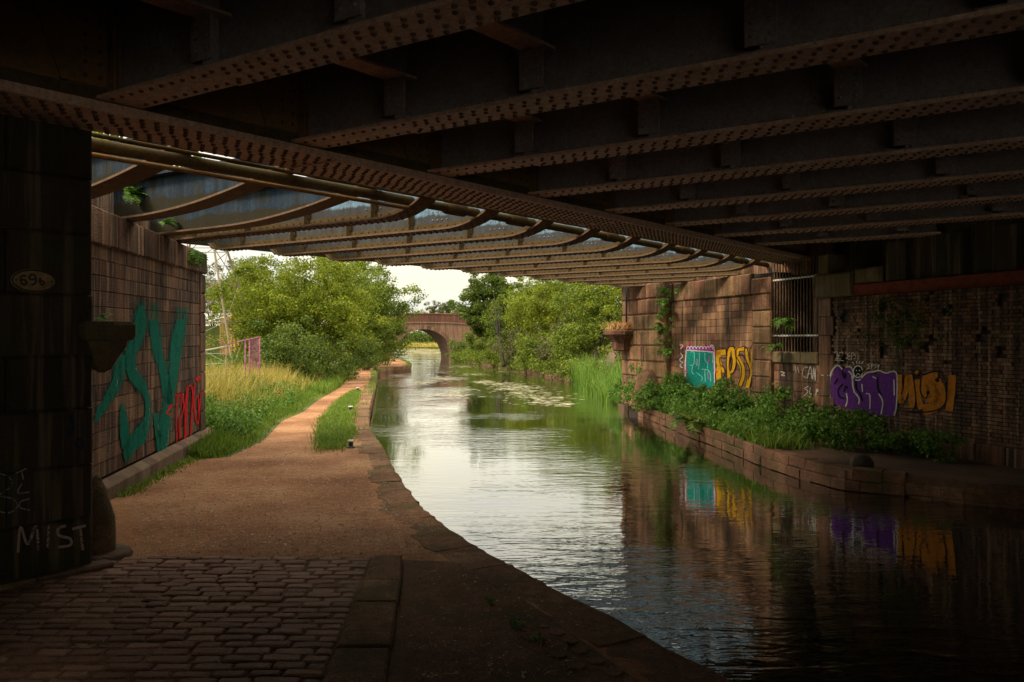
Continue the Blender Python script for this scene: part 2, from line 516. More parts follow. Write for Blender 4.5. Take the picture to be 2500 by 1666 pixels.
# ------------------------------------------------------------------ walls made of blocks
class Wall:
    """vertical plane: through O, horizontal direction u, outward normal nr"""
    def __init__(s, O, u, out):
        s.O = Vector((O[0], O[1], 0)); s.u = Vector((u[0], u[1], 0)).normalized()
        s.n = Vector((s.u.y, -s.u.x, 0))
        if s.n.dot(Vector((out[0], out[1], 0))) < 0: s.n = -s.n
    def at(s, t, z, d=0.0):
        p = s.O + s.u * t + s.n * d
        return Vector((p.x, p.y, z))
    def t_of(s, px):     # along-wall coordinate of the photograph column px
        k = (px - CX) / F
        # O + u t : X = k Y
        return (k * s.O.y - s.O.x) / (s.u.x - k * s.u.y)
    def hit(s, px, py, d=0.0):
        q = Wall((s.O.x + s.n.x * d, s.O.y + s.n.y * d), s.u, s.n)
        t = q.t_of(px); p = q.at(t, 0)
        return Vector((p.x, p.y, CH + (HY - py) / F * p.y))
    def block(s, mb, t0, t1, z0, z1, d, th, ch=.008, slope=0.0, dz1=0.0):
        g = .004
        t0 += g; t1 -= g; z0 += g; z1 -= g
        c = ch
        j = lambda: random.uniform(-.003, .003)
        back = [s.at(t0, z0, d - th), s.at(t1, z0 + dz1, d - th), s.at(t1, z1 + dz1, d - th), s.at(t0, z1, d - th)]
        mid = [s.at(t0, z0, d - c), s.at(t1, z0 + dz1, d - c), s.at(t1, z1 + dz1, d - c), s.at(t0, z1, d - c)]
        fr = [s.at(t0 + c, z0 + c, d + j()), s.at(t1 - c, z0 + c + dz1, d + j()), s.at(t1 - c, z1 - c + dz1, d + j()), s.at(t0 + c, z1 - c, d + j())]
        mb.add(back + mid + fr, [(8, 9, 10, 11), (4, 5, 9, 8), (5, 6, 10, 9), (6, 7, 11, 10), (7, 4, 8, 11), (0, 1, 5, 4), (1, 2, 6, 5), (2, 3, 7, 6), (3, 0, 4, 7), (3, 2, 1, 0)])

def courses(wall, parent, t0, t1, zs, lens, name, mat, d0=.0, dj=.006, th=.2, ch=.008, tilt=0.0, limit=290, stuffmat=None, proud=None, skip=None):
    cnt = 0
    rest = MB()
    for r in range(len(zs) - 1):
        t = t0 - random.random() * lens[0] * .6
        while t < t1:
            w = random.uniform(*lens)
            a, bq = max(t, t0), min(t + w, t1)
            if t1 - bq < lens[0] * .35: bq = t1; w = 99
            if bq - a > .03 and not (skip and skip(a, bq, zs[r], zs[r + 1])):
                mb = MB() if cnt < limit else rest
                dd = d0 + random.uniform(-dj, dj)
                wall.block(mb, a, bq, zs[r] + tilt * (a - t0), zs[r + 1] + tilt * (a - t0), dd, th, ch, dz1=tilt * (bq - a))
                if cnt < limit: mb.build(name, mat, parent)
                cnt += 1
            t += w
    if rest.v:
        o = rest.build(name + 'work', stuffmat or mat, parent); o['kind'] = 'stuff'

# graffiti: strokes and fills given where they stand on the photograph, laid on the wall plane
def catmull(pts, n=6):
    if len(pts) < 3: return pts
    out = []
    q = [pts[0]] + list(pts) + [pts[-1]]
    for i in range(1, len(q) - 2):
        for k in range(n):
            t = k / n
            out.append(tuple(.5 * ((2 * q[i][j]) + (q[i + 1][j] - q[i - 1][j]) * t + (2 * q[i - 1][j] - 5 * q[i][j] + 4 * q[i + 1][j] - q[i + 2][j]) * t * t + (-q[i - 1][j] + 3 * q[i][j] - 3 * q[i + 1][j] + q[i + 2][j]) * t ** 3) for j in range(len(pts[0]))))
    out.append(tuple(pts[-1]))
    return out

_paints = {}
def paint_mat(col, wear=.3, rough=.6):
    key = (col, wear)
    if key in _paints: return _paints[key]
    m = bpy.data.materials.new('spray_paint'); m.use_nodes = True
    nt = m.node_tree; nt.nodes.clear()
    out = N(nt, 'ShaderNodeOutputMaterial')
    d = N(nt, 'ShaderNodeBsdfPrincipled'); d.inputs['Roughness'].default_value = .9; d.inputs['Specular IOR Level'].default_value = .08
    c = mix(nt, .6, col, ramp(nt, noise(nt, 14, 5), [(.3, (.45, .45, .45)), (.7, (1.1, 1.1, 1.1))]), 'MULTIPLY')
    nt.links.new(c, d.inputs['Base Color'])
    tr = N(nt, 'ShaderNodeBsdfTransparent')
    mx = N(nt, 'ShaderNodeMixShader')
    k = mathn(nt, 'ADD', mathn(nt, 'MULTIPLY', noise(nt, 34, 4, (1, 1, 2.5)), .6), mathn(nt, 'MULTIPLY', noise(nt, 3, 4, (2, 2, .5)), .4))
    th = .30 + wear * .35
    fac = ramp(nt, k, [(th - .04, (0, 0, 0)), (th + .05, (1, 1, 1))])
    nt.links.new(fac, mx.inputs['Fac']); nt.links.new(tr.outputs[0], mx.inputs[1]); nt.links.new(d.outputs[0], mx.inputs[2])
    nt.links.new(mx.outputs[0], out.inputs['Surface'])
    _paints[key] = m
    return m

def ribbon(mb, wall, pts, d, smooth=True):
    """pts: (px,py,width px)"""
    q = catmull(pts, 5) if smooth else list(pts)
    L_, R_ = [], []
    for i, (x, y, w) in enumerate(q):
        x0, y0, _ = q[max(i - 1, 0)]; x1, y1, _ = q[min(i + 1, len(q) - 1)]
        dx, dy = x1 - x0, y1 - y0
        l = math.hypot(dx, dy) or 1
        nx, ny = -dy / l, dx / l
        L_.append(wall.hit(x + nx * w / 2, y + ny * w / 2, d)); R_.append(wall.hit(x - nx * w / 2, y - ny * w / 2, d))
    n = len(q)
    mb.add(L_ + R_, [(i, i + 1, n + i + 1, n + i) for i in range(n - 1)])

def fill(mb, wall, pts, d):
    mb.add([wall.hit(x, y, d) for x, y in pts], [tuple(range(len(pts)))])

# ================================================================== SETTING: water, land, towpath
WZ = -0.45
EDGE_PX = [(1784, 1661.6), (1599.7, 1566), (1480, 1502), (1361.7, 1444.5), (1250, 1382), (1150, 1328.8), (1106, 1299), (1070.8, 1271), (1028.7, 1239),
           (1000.7, 1200.8), (965.6, 1151.6), (941, 1102.5), (909.5, 1057), (900.7, 1039), (902, 1000), (910, 962), (917, 935), (921, 917), (916, 906),
           (935, 900), (960, 897), (985, 896), (1001, 893), (1005, 890), (998, 884), (980, 877), (962, 873)]
EDGE = [G(x, y) for x, y in EDGE_PX]
EDGE = [Vector((4.6, -6, 0)), Vector((2.6, 2.2, 0))] + EDGE
FARL = [Vector((-19, 135, 0)), Vector((-50, 200, 0)), Vector((-120, 262, 0))]
REDGE_PX = [(2499, 1243), (2350, 1230), (2209, 1213), (2054.5, 1198), (1961, 1172), (1867, 1142), (1774, 1102), (1681, 1067), (1600, 1031), (1531, 1004)]
REDGE = [G(x, y, WZ) for x, y in REDGE_PX]
RFAR = [G(1475, 962, WZ), G(1440, 945, WZ), G(1375, 926, WZ), G(1290, 911, WZ), G(1215, 897, WZ), G(1140, 886, WZ), G(1108, 876, WZ), Vector((-10.5, 150, WZ)), Vector((-16, 262, WZ))]

def sheet(name, pts, z, mat, kind='structure', label=None):
    from mathutils.geometry import tessellate_polygon
    v = [Vector((p[0], p[1], z)) for p in pts]
    f = tessellate_polygon([v])
    mb = MB(); mb.add(v, [tuple(t) for t in f])
    o = mb.build(name, mat)
    # faces up
    me = o.data
    if me.polygons and me.polygons[0].normal.z < 0: me.flip_normals()
    tag(o, label, None, None, kind)
    return o

mb = MB()
mb.add([(-700, -60, WZ), (700, -60, WZ), (700, 1500, WZ), (-700, 1500, WZ)], [(0, 1, 2, 3)])
o = mb.build('canal_water', M['water']); tag(o, 'still dark canal water with light ripples', kind='structure')

def land(name, edge, outer, z, mat, label, depth=1.2):
    pts = [Vector((p.x, p.y, z)) for p in edge] + [Vector((p[0], p[1], z)) for p in outer]
    from mathutils.geometry import tessellate_polygon
    f = tessellate_polygon([pts])
    mb = MB(); mb.add(pts, [tuple(t) for t in f])
    n = len(edge)
    mb.add([(p.x, p.y, z) for p in edge] + [(p.x, p.y, z - depth) for p in edge], [(i, i + 1, n + i + 1, n + i) for i in range(n - 1)])
    o = mb.build(name, mat); tag(o, label, kind='structure')
    return o
inset = lambda p, d: Vector((p.x - d, p.y, 0))
ledge = [inset(p, .06) for p in EDGE] + FARL
land('ground', ledge, [(-700, 262), (-700, -60), (4.6, -60)], -.012, M['land'], 'level ground on the towpath side of the canal')
rl = [Vector((22, 9.2, WZ))] + REDGE + RFAR
rin = [Vector((p.x + .07, p.y + .03, 0)) for p in rl]
land('right_bank', rin, [(500, 262), (500, -40), (60, -40), (40, 8)], -.10, M['earth'], 'earth bank on the far side of the canal')
mb = MB(); mb.add([(-900, 262, -.1), (900, 262, -.1), (900, 1500, -.1), (-900, 1500, -.1), (-900, 262, -1.2), (900, 262, -1.2)], [(0, 1, 2, 3), (0, 4, 5, 1)])
o = mb.build('fields', M['land']); tag(o, 'flat fields stretching to the horizon', kind='structure')

# towpath sheet
PL_PX = [(548, 1120), (600, 1098), (646, 1074), (688, 1029), (741, 1006), (773, 980), (832, 945), (867, 903), (905, 889), (941, 881.6), (955, 876)]
PLEFT = [G(x, y) for x, y in PL_PX]
WLX = lambda Y: -4.165 - .13 * Y       # left abutment face
left_side = [Vector((-8, -5, 0)), Vector((-8, 7.5, 0)), Vector((WLX(9.5), 9.5, 0)), Vector((WLX(15), 15.0, 0)), Vector((-5.3, 15.8, 0))] + PLEFT
edge_in = [Vector((p.x - .35, p.y, 0)) for p in EDGE]
sheet('towpath', left_side + edge_in[::-1], 0.0, M['path'], label='trodden reddish dirt towpath beside the canal')

# strip of dark soil between kerb and coping (bottom right of the paving)
sheet('soil_verge', [G(955, 1368), G(1000, 1666), (-.96, 3.0), (.9, 3.0), G(1560, 1666), G(1330, 1500), G(1180, 1400), G(1100, 1372)], .004, M['soil'], label='dark mossy soil between kerb and canal edge')

# coping stones on the towpath edge
tp = empty('towpath_edge', EDGE[3], 'worn sandstone kerb of long slabs along the towpath water edge', 'canal edge')
def offs(poly, d):
    out = []
    for i, p in enumerate(poly):
        t = (poly[min(i + 1, len(poly) - 1)] - poly[max(i - 1, 0)]); t.z = 0; t.normalize()
        out.append(Vector((p.x - t.y * d, p.y + t.x * d, p.z)))
    return out
# resample the edge polyline
def resample(poly, step):
    out = [poly[0].copy()]; acc = 0
    for i in range(len(poly) - 1):
        a, b2 = poly[i], poly[i + 1]; l = (b2 - a).length; k = step - acc
        while k <= l:
            out.append(a.lerp(b2, k / l)); k += step
        acc = l - (k - step)
    out.append(poly[-1].copy())
    return out
fine = resample(EDGE[1:], .16)
inner = offs(fine, .5)
i = 0
while i < len(fine) - 1:
    Yc = fine[i].y
    k = random.randint(4, 9) if Yc < 30 else random.randint(5, 8)
    j = min(i + k, len(fine) - 1)
    if j - i < 2: break
    wj = random.uniform(-.3, .12) if Yc < 40 else -.4
    zt = .014 + random.uniform(-.008, .008)
    A = [fine[q] for q in range(i, j + 1)]
    B = [fine[q] + (inner[q] - fine[q]) * (1 + wj) for q in range(i, j + 1)]
    dA = (A[1] - A[0]).normalized() * .005
    A[0] = A[0] + dA; B[0] = B[0] + dA; A[-1] = A[-1] - dA; B[-1] = B[-1] - dA
    mb = MB(); n = len(A)
    ja = [random.uniform(-.018, .018) for _ in A]
    top = [(p.x + ja[q], p.y, zt - .012 + random.uniform(-.004, .004)) for q, p in enumerate(A)]
    topi = [(p.x * .93 + B[q].x * .07, p.y * .93 + B[q].y * .07, zt + random.uniform(-.003, .003)) for q, p in enumerate(A)]
    inn = [(p.x + random.uniform(-.035, .035) * (Yc < 40), p.y, zt * .3 + random.uniform(-.008, .004)) for p in B]
    low = [(p.x + ja[q] + .01, p.y, -.24) for q, p in enumerate(A)]
    inl = [(p.x, p.y, -.05) for p in B]
    mb.add(low + top + topi + inn + inl,
           [(r * n + q, r * n + q + 1, (r + 1) * n + q + 1, (r + 1) * n + q) for r in range(4) for q in range(n - 1)] +
           [(0, n, 2 * n, 3 * n, 4 * n), (n - 1, 5 * n - 1, 4 * n - 1, 3 * n - 1, 2 * n - 1)])
    mb.build('coping_stone', M['coping2'], tp)
    i = j
ins0 = [p for p in offs(resample(EDGE[1:12], .2), .56) if 3.5 < p.y < 6.6]
for row in range(2):
    for p, q in zip(ins0, ins0[1:]):
        if random.random() < .15 + .1 * row: continue
        d_ = (q - p).normalized(); nr_ = Vector((-d_.y, d_.x, 0))
        w_, l_ = random.uniform(.06, .085), random.uniform(.075, .105)
        c_ = (p + q) / 2 + nr_ * (.03 + .16 * row + random.uniform(-.03, .03))
        ring = [c_ + d_ * (l_ * cos(a)) * random.uniform(.85, 1.1) + nr_ * (w_ * sin(a)) * random.uniform(.85, 1.1) for a in [2 * pi * k / 8 for k in range(8)]]
        m1 = MB(); zt = random.uniform(.009, .017)
        m1.add([(v.x, v.y, -.02) for v in ring] + [(c_.x + (v.x - c_.x) * .8, c_.y + (v.y - c_.y) * .8, zt) for v in ring], [(k, (k + 1) % 8, 8 + (k + 1) % 8, 8 + k) for k in range(8)] + [tuple(range(8, 16))])
        m1.build('edging_stone', M['coping2'], tp)
# wall under the coping
mb = MB(); lo = [Vector((p.x - .04, p.y, 0)) for p in EDGE]; n = len(lo)
mb.add([(p.x, p.y, -.22) for p in lo] + [(p.x, p.y, -1.1) for p in lo], [(q, q + 1, n + q + 1, n + q) for q in range(n - 1)])
mb.build('wall_face', M['copwall'], tp)

# right canal wall: two courses of blocks
rw = empty('canal_wall', REDGE[4], 'low wall of worn red blocks holding the far bank above the water', 'canal wall')
def rail_blocks(poly, courses_, parent, th=.3):
    fine_ = resample([Vector((p.x, p.y, 0)) for p in poly], .12)
    inn_ = offs(fine_, -th)
    for (z0, z1, kmin, kmax, out) in courses_:
        i = 0
        while i < len(fine_) - 2:
            j = min(i + random.randint(kmin, kmax), len(fine_) - 1)
            Ap, Bp = fine_[i], fine_[j]; Ai, Bi = inn_[i], inn_[j]
            e = (Bp - Ap).normalized() * .004
            o1 = (Ap - Ai).normalized() * (out + random.uniform(-.02, .01))
            dz = random.uniform(-.02, .006)
            mb = MB()
            q = [Ap + e + o1, Bp - e + o1, Bi - e, Ai + e]
            c = .02
            qt = [q[0].lerp(q[3], c / th), q[1].lerp(q[2], c / th), q[2], q[3]]
            mb.add([(p.x, p.y, z0 + .006) for p in q] + [(p.x, p.y, z1 - .02 + dz) for p in q] + [(p.x, p.y, z1 + dz) for p in qt],
                   [(3, 2, 1, 0), (0, 1, 5, 4), (1, 2, 6, 5), (2, 3, 7, 6), (3, 0, 4, 7), (4, 5, 9, 8), (5, 6, 10, 9), (6, 7, 11, 10), (7, 4, 8, 11), (8, 9, 10, 11)])
            mb.build('block', M['copwall'], parent)
            i = j
near_r = [Vector((20, 9.6, 0))] + REDGE[:3]
rail_blocks(near_r, [(-.75, -.40, 3, 6, .02), (-.40, -.20, 3, 7, 0)], rw)
rail_blocks(REDGE[2:], [(-.75, -.44, 3, 6, .03), (-.44, -.25, 2, 5, .02), (-.25, -.055, 3, 6, 0)], rw)

# setts and kerb
pav = tag(MB().build('sett_paving', None), 'worn stone sett paving under the bridge', kind='structure')
bpy.data.objects.remove(pav)
mb = MB()
pave_poly = [G(300, 1364), G(950, 1366), G(995, 1666), (-.98, 3.0, 0), (-7.5, 3.0, 0), (-7.5, 6.2, 0), (-4.9, 7.0, 0)]
pav = sheet('paving_bed', pave_poly, .016, M['soil'], label='soil bed of the stone sett paving')
def sett(mb, x0, x1, y0, y1, z, skew):
    x0 += .008; x1 -= .008; y0 += .007; y1 -= .007
    w, l = x1 - x0, y1 - y0
    j = lambda s=.008: random.uniform(-s, s)
    cs = [(x0 + j(), y0 + j()), (x1 + j(), y0 + j()), (x1 + j(), y1 + j()), (x0 + j(), y1 + j())]
    cx, cy = (x0 + x1) / 2, (y0 + y1) / 2
    ins = lambda p, k: (cx + (p[0] - cx) * (1 - k * .02 / w * 2), cy + (p[1] - cy) * (1 - k * .02 / l * 2))
    mids = []
    for q in range(4):
        a, b2 = cs[q], cs[(q + 1) % 4]
        mids += [a, ((a[0] + b2[0]) / 2 + j(.005), (a[1] + b2[1]) / 2 + j(.004))]
    # corners cut so that the outline is rounded
    ring = []
    for q in range(8):
        if q % 2: ring.append(mids[q])
        else:
            p = mids[q]; pr = mids[q - 1]; nx_ = mids[(q + 1) % 8]
            ring.append((p[0] + (pr[0] - p[0]) * .12, p[1] + (pr[1] - p[1]) * .16))
            ring.append((p[0] + (nx_[0] - p[0]) * .12, p[1] + (nx_[1] - p[1]) * .16))
    n = len(ring)
    sk = lambda p: (p[0] + skew * (p[1] - 8.4), p[1])
    v = [(*sk(p), -.03) for p in ring] + [(*sk(ins(p, .15)), z - .009) for p in ring] + [(*sk(ins(p, .8)), z + j(.003)) for p in ring] + [(*sk((cx, cy)), z + .001)]
    f = [(i, (i + 1) % n, n + (i + 1) % n, n + i) for i in range(n)] + [(n + i, n + (i + 1) % n, 2 * n + (i + 1) % n, 2 * n + i) for i in range(n)] + [(2 * n + i, 2 * n + (i + 1) % n, 3 * n) for i in range(n)]
    mb.add(v, f)
setts = []
y = 8.42
rown = 0
while y > 4.55:
    h = random.uniform(.118, .142)
    xr = -1.40 - .0
    xl = -4.0 - (8.42 - y) * .9 if y > 7.2 else -1.40 - 4.6
    x = xr + random.uniform(0, .0)
    x -= 0
    first = True
    while x > xl:
        w = random.uniform(.19, .33)
        if first and rown % 2: w *= .6
        first = False
        setts.append((x - w, x, y - h, y, .030 + random.uniform(-.009, .007) + .006 * sin(x * 2.3 + y)))
        x -= w
    y -= h; rown += 1
setts.sort(key=lambda s: s[2])
rest = MB()
def inview(s): return abs((s[0] + s[1]) / 2) / max(s[2], .1) < .66 and s[2] > 5.1
vis = [s for s in setts if inview(s)]; hid = [s for s in setts if not inview(s)]
for q, s in enumerate(vis):
    if q < 295:
        m1 = MB(); sett(m1, *s, -.06); m1.build('sett', M['sett'], pav)
    else: sett(rest, *s, -.06)
for s in hid: sett(rest, *s, -.06)
o = rest.build('sett_rows', M['settS'], pav); o['kind'] = 'stuff'
kerb = [(8.42, 7.55), (7.55, 6.9), (6.9, 5.9), (5.9, 5.0), (5.0, 4.2), (4.2, 3.2)]
for (ya, yb) in kerb:
    m1 = MB()
    xi = lambda Y: -1.38 - .06 * (Y - 8.4) if True else 0
    x_in = lambda Y: -1.385 - .06 * (Y - 8.4)
    x_out = lambda Y: -1.065 - .085 * (Y - 8.4)
    j = random.uniform
    q = [(x_in(yb), yb + .008), (x_out(yb) + j(-.01, .01), yb + .008), (x_out(ya) + j(-.01, .01), ya - .008), (x_in(ya), ya - .008)]
    if ya > 8.4: q[2] = (q[2][0] - .04, q[2][1] - .0)
    c = .018
    cxx = sum(p[0] for p in q) / 4; cyy = sum(p[1] for p in q) / 4
    qi = [(p[0] + c * (1 if p[0] < cxx else -1), p[1] + c * (1 if p[1] < cyy else -1)) for p in q]
    zt = .05 + j(-.006, .006)
    m1.add([(*p, -.05) for p in q] + [(*p, zt - .015) for p in q] + [(*p, zt) for p in qi], [(0, 1, 5, 4), (1, 2, 6, 5), (2, 3, 7, 6), (3, 0, 4, 7), (4, 5, 9, 8), (5, 6, 10, 9), (6, 7, 11, 10), (7, 4, 8, 11), (8, 9, 10, 11)])
    m1.build('kerb_stone', M['coping2'], pav)

# ================================================================== LEFT ABUTMENT
lu = Vector((-.13, 1, 0)).normalized()
LW = Wall((WLX(9.2), 9.2), lu, (1, .1))
T0W = -1.4
la = empty('stone_abutment', LW.at(8, 0), 'red sandstone abutment wall with big teal and red graffiti beside the towpath', 'abutment')
T_END = LW.t_of(499)
zs = [.24] + [.24 + (3.47 - .24) * i / 15 for i in range(1, 16)]
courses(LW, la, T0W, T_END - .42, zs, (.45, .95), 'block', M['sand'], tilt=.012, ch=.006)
# quoins at the far end, two courses high
for q in range(8):
    m1 = MB(); z0 = .31 + (3.56 - .31) / 8 * q
    LW.block(m1, T_END - (.42 if q % 2 else .44), T_END, z0, z0 + (3.56 - .31) / 8, .03, .4, .025)
    m1.build('quoin', M['sand'], la)
# bed stones
t = .0
while t < T_END - .1:
    w = random.uniform(.7, 1.0); e = min(t + w, T_END)
    m1 = MB(); LW.block(m1, t, e, 3.475 + .012 * t, 4.0, .05 + random.uniform(-.01, .015), .5, .02)
    m1.build('bed_stone', M['sand'], la); t = e
m1 = MB(); LW.block(m1, -1.8, T_END - .02, 0, 4.0, -.05, .9, .01)
m1.build('wall_core', M['joint'], la)
m1 = MB(); t = 0
while t < T_END:
    e = min(t + random.uniform(.6, .9), T_END)
    m1 = MB(); LW.block(m1, t, e, 4.0, 4.75 + random.uniform(-.1, .1), -.55, .4, .02); m1.build('ballast_stone', M['sand'], la); t = e
# plinth with sloped top stones
t = 0.2
PE = LW.t_of(506) + .12
while t < PE - .05:
    e = min(t + random.uniform(.3, .5), PE)
    a, b2 = t + .004, e - .004
    za = .165 + .012 * t; zb = .165 + .012 * e
    m1 = MB()
    def q4(tt, z_): return [LW.at(tt, -.1, .15), LW.at(tt, z_ - .02 + random.uniform(-.004, .004), .155), LW.at(tt, z_, .14), LW.at(tt, z_ + .07, .01), LW.at(tt, -.1, 0)]
    A = q4(a, za); B = q4(b2, zb)
    m1.add(A + B, [(0, 5, 6, 1), (1, 6, 7, 2), (2, 7, 8, 3), (4, 3, 8, 9), (0, 1, 2, 3, 4), (9, 8, 7, 6, 5)])
    m1.build('plinth_stone', M['plinth'], la); t = e

teal = (.004, .17, .12); lteal = (.05, .4, .33); wht = (.55, .52, .46); red = (.75, .015, .02)
def graf(parent, wall, strokes, col, d, label, wear=.25, fills=(), split=False):
    if split:
        for s in strokes: graf(parent, wall, [s], col, d, label, wear)
        return
    mb = MB()
    for s in strokes: ribbon(mb, wall, s, d)
    for p in fills: fill(mb, wall, p, d)
    o = mb.build('graffiti', paint_mat(col, wear), parent)
    if label: o['label'] = label
    return o
graf(la, LW, [
    [(303, 868, 16), (296, 890, 25), (287, 930, 25), (272, 960, 22), (258, 985, 19), (243, 1008, 17), (233, 1030, 8)],
    [(345, 745, 10), (343, 790, 30), (330, 835, 28), (317, 872, 24), (322, 905, 26), (340, 935, 26), (354, 958, 16), (361, 985, 12), (361, 1015, 14), (353, 1042, 24), (338, 1068, 36), (320, 1090, 30), (312, 1110, 22), (311, 1130, 6)],
    [(299, 985, 6), (302, 1020, 20), (304, 1060, 22), (308, 1095, 20)],
    [(373, 780, 22), (380, 830, 22), (388, 870, 21), (398, 908, 18), (407, 946, 22), (412, 979, 20), (404, 1023, 24), (398, 1061, 30), (392, 1103, 18)],
    [(441, 780, 20), (434, 830, 26), (427, 875, 26), (423, 917, 22), (417, 956, 20), (412, 985, 18)],
    [(381, 1008, 13), (383, 1040, 13), (388, 1070, 16)]], teal, .016, 'large faded teal painted letters', .3)
ovr = [(303, 868, 26), (296, 890, 36), (287, 930, 34), (272, 960, 30), (258, 985, 27), (243, 1008, 24)]
graf(la, LW, [ovr, [(345, 735, 24), (343, 790, 42), (330, 835, 38), (317, 872, 34), (322, 905, 34), (340, 935, 34), (356, 970, 24), (361, 1015, 24), (350, 1048, 34), (325, 1080, 44)],
              [(373, 740, 30), (380, 830, 32), (388, 870, 30), (400, 915, 28), (410, 975, 28), (402, 1030, 34), (396, 1090, 34)], [(443, 750, 30), (434, 830, 36), (425, 890, 32), (416, 960, 28)]], teal, .0145, 'faint teal overspray around the big letters', .62)
graf(la, LW, [[(262, 905, 3), (268, 930, 4), (262, 950, 3)], [(300, 955, 4), (310, 975, 5), (296, 985, 4)], [(245, 1050, 3), (250, 1075, 3), (240, 1095, 3), (252, 1110, 3)], [(263, 1040, 6), (266, 1090, 8), (262, 1120, 6)], [(282, 1045, 6), (284, 1090, 9)]], (.3, .27, .25), .0135, 'grey remains of an older tag', .7, split=True)
graf(la, LW, [[(294.6, 858, 2), (292, 908, 2), (285, 940, 2.2), (273.6, 969, 2), (263, 990, 1.5)],
              [(327, 858, 2), (324, 883, 2.2), (335, 906, 2.5), (352, 933, 2)], [(363.5, 971, 2), (364.5, 1003, 2.5), (361, 1051, 2.5), (357, 1086, 2)],
              [(384, 1030, 1.5), (391, 1056, 2.5), (396, 1035, 1.5)], [(312, 1106, 2), (332, 1098, 2.5), (346, 1085, 2)], [(412, 1040, 2), (410, 1070, 2.5), (405, 1100, 2)],
              [(444, 912, 5), (440, 940, 6), (447, 965, 5), (438, 1000, 6), (434, 1030, 4)], [(484, 930, 3), (487, 960, 3), (491, 990, 3)]], wht, .022, 'thin white chalky outline stroke', .75, split=True)
rs = lambda pts, w: [(220 + x / 5.227, 860 + y / 5.227, w) for x, y in pts]
graf(la, LW, [rs([(1085, 552), (1130, 548), (1180, 545)], 5), rs([(1112, 560), (1100, 800), (1110, 1160)], 2.5), rs([(1165, 500), (1200, 700), (1145, 880), (1150, 1110)], 4), rs([(1245, 450), (1225, 700), (1218, 1130)], 6),
              rs([(1245, 440), (1290, 430), (1310, 520), (1300, 760), (1285, 1060)], 3.5), rs([(1340, 390), (1320, 620), (1370, 920), (1400, 700), (1430, 400)], 3.5), rs([(1350, 350), (1420, 325)], 9),
              rs([(1455, 500), (1440, 620), (1452, 710)], 6), rs([(995, 700), (1050, 680), (980, 770), (1030, 800)], 4), rs([(1200, 1150), (1250, 1100), (1310, 1105)], 6), rs([(1110, 1165), (1140, 1170)], 5),
              rs([(1330, 640), (1380, 560), (1385, 880)], 2.5), rs([(1165, 500), (1160, 700)], 3)], red, .020, 'bright red scrawled graffiti tag', .05)

# ================================================================== LEFT PIER
mdir = Vector((sin(MA), cos(MA), 0))
C0 = G(228, 1392)
PW = Wall((C0.x, C0.y), -mdir, (0.8, -.6))
pier = empty('stone_pier', C0, 'blackened stone bridge pier with oval number plate at the left edge', 'pier')
pz = [0, .52, 1.02, 1.55, 2.05, 2.62, 3.2, 3.72, 4.2]
for r in range(len(pz) - 1):
    t = 0
    while t < 3.2:
        w = random.uniform(.9, 1.2) if t > 0 else (.75 if r % 2 else 1.1)
        m1 = MB(); PW.block(m1, t, t + w, pz[r], pz[r + 1], random.uniform(-.012, .012), .9, .02); m1.build('block', M['pier'], pier); t += w
m1 = MB(); PW.block(m1, .03, 4.3, .0, 4.18, -.04, 2.2, .02); m1.build('pier_core', M['pier'], pier)
cc = P(249, 790, 8.2)
m1 = MB(); m1.lathe(cc.x, cc.y, [(.03, 1.88), (.09, 1.92), (.14, 2.0), (.19, 2.08), (.235, 2.13), (.24, 2.19), (.305, 2.2), (.325, 2.24), (.325, 2.34), (.30, 2.375), (0.01, 2.385)], 8)
m1.build('corbel', M['pierm'], pier)
fc = G(236, 1362)
m1 = MB(); m1.lathe(fc.x, fc.y, [(.165, -.05), (.185, .08), (.185, .22), (.165, .4), (.13, .56), (.085, .7), (.04, .8), (.01, .84)], 13, .12)
m1.build('guard_stone', stone_mat('mossy_guard', (.16, .1, .06), (.3, .19, .12), (.42, .27, .17), .2, False, .6, bstr=2.0), pier, True)
m1 = MB(); m1.lathe(fc.x, fc.y, [(.33, -.04), (.335, .04), (.3, .07), (.2, .075)], 18, .04)
m1.build('kerb_ring', M['plinth'], pier, True)
t = -.15
while t < 2.2:
    m1 = MB(); PW.block(m1, t, t + .7, -.05, .07, .13, .2, .02); m1.build('base_kerb', M['plinth'], pier); t += .7
# unseen wall added behind the pier and back under the bridge to block light
BWALL = Wall((-6.6, 4.6), (.13, -1), (1, .1))
t = 0
for q in range(9):
    for r in range(4):
        m1 = MB(); BWALL.block(m1, q * 3.6, q * 3.6 + 3.6, r * 1.32, r * 1.32 + 1.32, 0, .6, .02); m1.build('rear_light_block', M['pier'], pier)
# oval number plate
pc = PW.hit(79, 686, .03)
tpl = PW.t_of(79)
m1 = MB(); ring = [(PW.at(tpl + .19 * cos(a), pc.z + .105 * sin(a), .02), PW.at(tpl + .19 * cos(a), pc.z + .105 * sin(a), .035), PW.at(tpl + .178 * cos(a), pc.z + .094 * sin(a), .04)) for a in [2 * pi * k / 32 for k in range(32)]]
vv = [r[0] for r in ring] + [r[1] for r in ring] + [r[2] for r in ring]
m1.add(vv, [(i, (i + 1) % 32, 32 + (i + 1) % 32, 32 + i) for i in range(32)] + [(32 + i, 32 + (i + 1) % 32, 64 + (i + 1) % 32, 64 + i) for i in range(32)] + [tuple(range(64, 96))])
plate = m1.build('number_plate', plain('plate_enamel', (.34, .22, .11), .7, var=.5), pier)
for tt in (-.15, .15):
    q = PW.at(tpl + tt, pc.z, .04); m1 = MB(); m1.tube([q, q + PW.n * .008], .009, 8); m1.build('bolt', M['iron'], plate)
m1 = MB(); rr_ = [2 * pi * k / 32 for k in range(33)]
